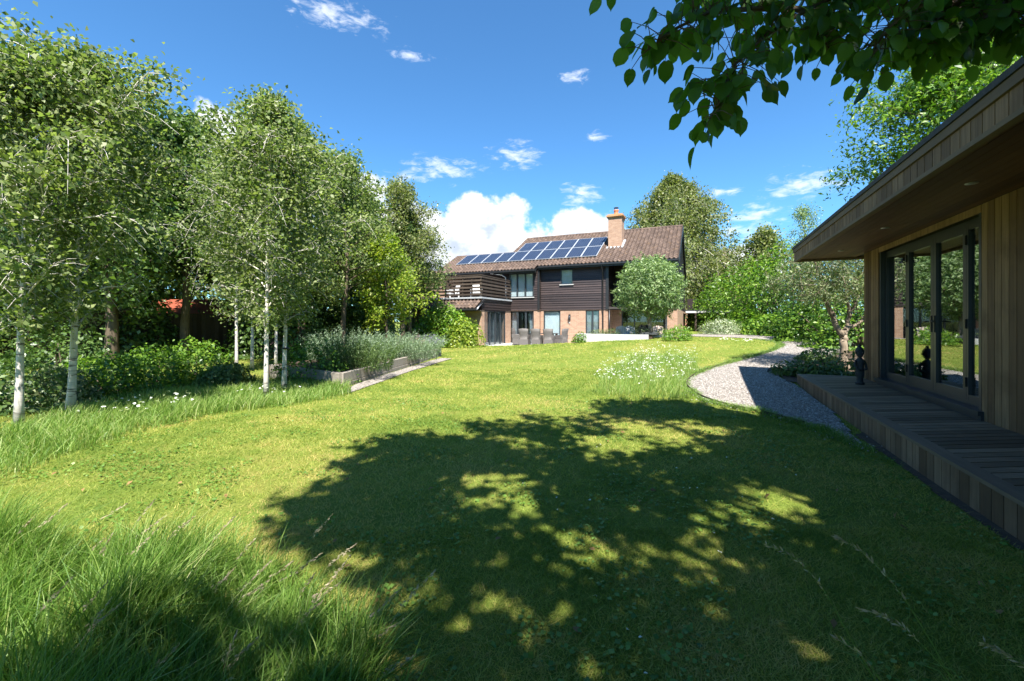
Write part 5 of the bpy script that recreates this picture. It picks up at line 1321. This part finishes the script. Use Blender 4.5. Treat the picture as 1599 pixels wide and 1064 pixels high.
flowers('clover_flowers', P, .05, g, .014, 3, .004, .002)
# feathery seed heads over the tall tuft
P = patch(poly([(0, 900), (250, 890), (400, 910), (540, 980), (600, 1150), (-100, 1300)]), 36, g); n = len(P)
h = g.uniform(.36, .56, n); V, Fc = blade_long(P, h, np.full(n, .0022), g, .12, (.42, .25), terr(P[:, 0], P[:, 1]))
so_ = np_mesh('seed_stems', V, Fc, M['seed'], None, np.full(len(Fc), .6)); struct(so_, 'stuff')
v8 = V.reshape(n, 8, 3); a_, b_ = v8[:, 4], v8[:, 7]; w_ = g.uniform(-.1, 1.0, (n, 42, 1))
C = (a_[:, None]*(1-w_)+b_[:, None]*w_+g.normal(size=(n, 42, 3))*.006*(1.15-w_))
tdir = unit(b_-a_); C = C.reshape(-1, 3); TD = np.repeat(tdir, 42, 0)
t_ = unit(TD+g.normal(size=C.shape)*.28); nr = unit(np.cross(t_, g.normal(size=C.shape))); bq = np.cross(nr, t_); s_ = g.uniform(.014, .026, (len(C), 1))
V = np.stack([C-t_*s_*.5, C+bq*s_*.13, C+t_*s_*.5, C-bq*s_*.13], 1).reshape(-1, 3)
o = np_mesh('seed_heads', V, np.arange(len(V)).reshape(-1, 4), M['seed'], None, g.random(len(C))); struct(o, 'stuff'); so_.parent = o
# loose pebbles on the path
P = patch(PATH, 26000, g); P = P[camd(P) < 19]; P = np.concatenate([P, E_[g.integers(0, len(E_), 700)]+g.normal(size=(700, 2))*.14]); n = len(P); s_ = g.uniform(.006, .016, (n, 1, 1))
ocv = np.array([[1, 0, 0], [0, 1, 0], [-1, 0, 0], [0, -1, 0], [0, 0, .7], [0, 0, -.7]])
V = ocv[None]*s_*g.uniform(.6, 1.3, (n, 6, 1))+np.column_stack([P, terr(P[:, 0], P[:, 1])+.028])[:, None]
of = np.array([[0, 1, 4], [1, 2, 4], [2, 3, 4], [3, 0, 4], [1, 0, 5], [2, 1, 5], [3, 2, 5], [0, 3, 5]])
Fc = (np.arange(n)[:, None, None]*6+of[None]).reshape(-1, 3)
struct(np_mesh('pebbles', V.reshape(-1, 3), Fc, m_tint('loose pebbles', [(0, (.16, .14, .125)), (.5, (.36, .335, .31)), (1, (.62, .60, .57))], .9, 30, .2, None, 0), None, np.repeat(g.random(n), 8)), 'stuff')

# tall grass stems close by at the bottom right
def seed_stem(pts, label, n, g):
    Lp = np.array([pd(*q) for q in pts]); base = np.array([Lp[0][0], Lp[0][1], 0.0]); Lp = Lp-base
    Lp = np.concatenate([[np.array([.02, -.05, 0.0])], Lp]); s0 = np.linspace(0, len(Lp)-1, 16)
    L2 = np.stack([np.interp(s0, range(len(Lp)), Lp[:, c]) for c in range(3)], 1); L2[1:-1] = (L2[:-2]+2*L2[1:-1]+L2[2:])/4
    t = thing('grass_stem', label, 'grass stem', tuple(base), 0, 'tall grass stems in the near corner')
    mb = MB(); mb.tube(L2, np.linspace(.0024, .0009, 16), 5, .5)
    for k_ in range(2):
        i = 2+2*k_; mb.tube([L2[i], L2[i]+np.array([-.04, .03, .05]), L2[i]+np.array([-.10, .06, .04])], [.002, .002, .0005], 4, .5)
    mb.build('stem', M['long grass'], t)
    w = 8+7*g.random((n, 1))**.8; i = np.minimum(w.astype(int)[:, 0], 14); f_ = w-i[:, None]; C = L2[i]*(1-f_)+L2[i+1]*f_; TD = unit(L2[i+1]-L2[i])
    t_ = unit(TD+g.normal(size=C.shape)*.35); s_ = g.uniform(.015, .028, (n, 1)); C = C+t_*s_*.5; nr = unit(np.cross(t_, g.normal(size=C.shape))); bq = np.cross(nr, t_)
    V = np.stack([C-t_*s_*.5, C+bq*s_*.13, C+t_*s_*.5, C-bq*s_*.13], 1).reshape(-1, 3)
    np_mesh('seed_head', V, np.arange(4*n).reshape(n, 4), M['seed'], t, g.random(n))
for pts, lab, n in [
    ([(1520, 1130, 1.35), (1460, 1010, 1.4), (1400, 915, 1.45), (1345, 858, 1.5), (1310, 842, 1.52)], 'tallest arching grass stem with a full pale seed head in the near right corner', 70),
    ([(1390, 1100, 1.4), (1330, 1000, 1.42), (1285, 915, 1.46), (1240, 868, 1.5), (1197, 852, 1.52)], 'thin arching grass stem with a sparse seed head, leftmost of the near stems', 34),
    ([(1545, 1110, 1.3), (1480, 1050, 1.33), (1430, 995, 1.36), (1385, 962, 1.38), (1346, 953, 1.4)], 'grass stem whose short dense seed head points left under the tallest one', 60),
    ([(1400, 1120, 1.3), (1375, 1060, 1.32), (1345, 1020, 1.34), (1308, 998, 1.36)], 'low short grass stem below the sparse leftmost one', 20),
    ([(1690, 1110, 1.3), (1625, 1060, 1.33), (1580, 1025, 1.36), (1538, 1006, 1.38)], 'grass stem with a pale head entering at the right picture edge', 46)]:
    seed_stem(pts, lab, n, g)
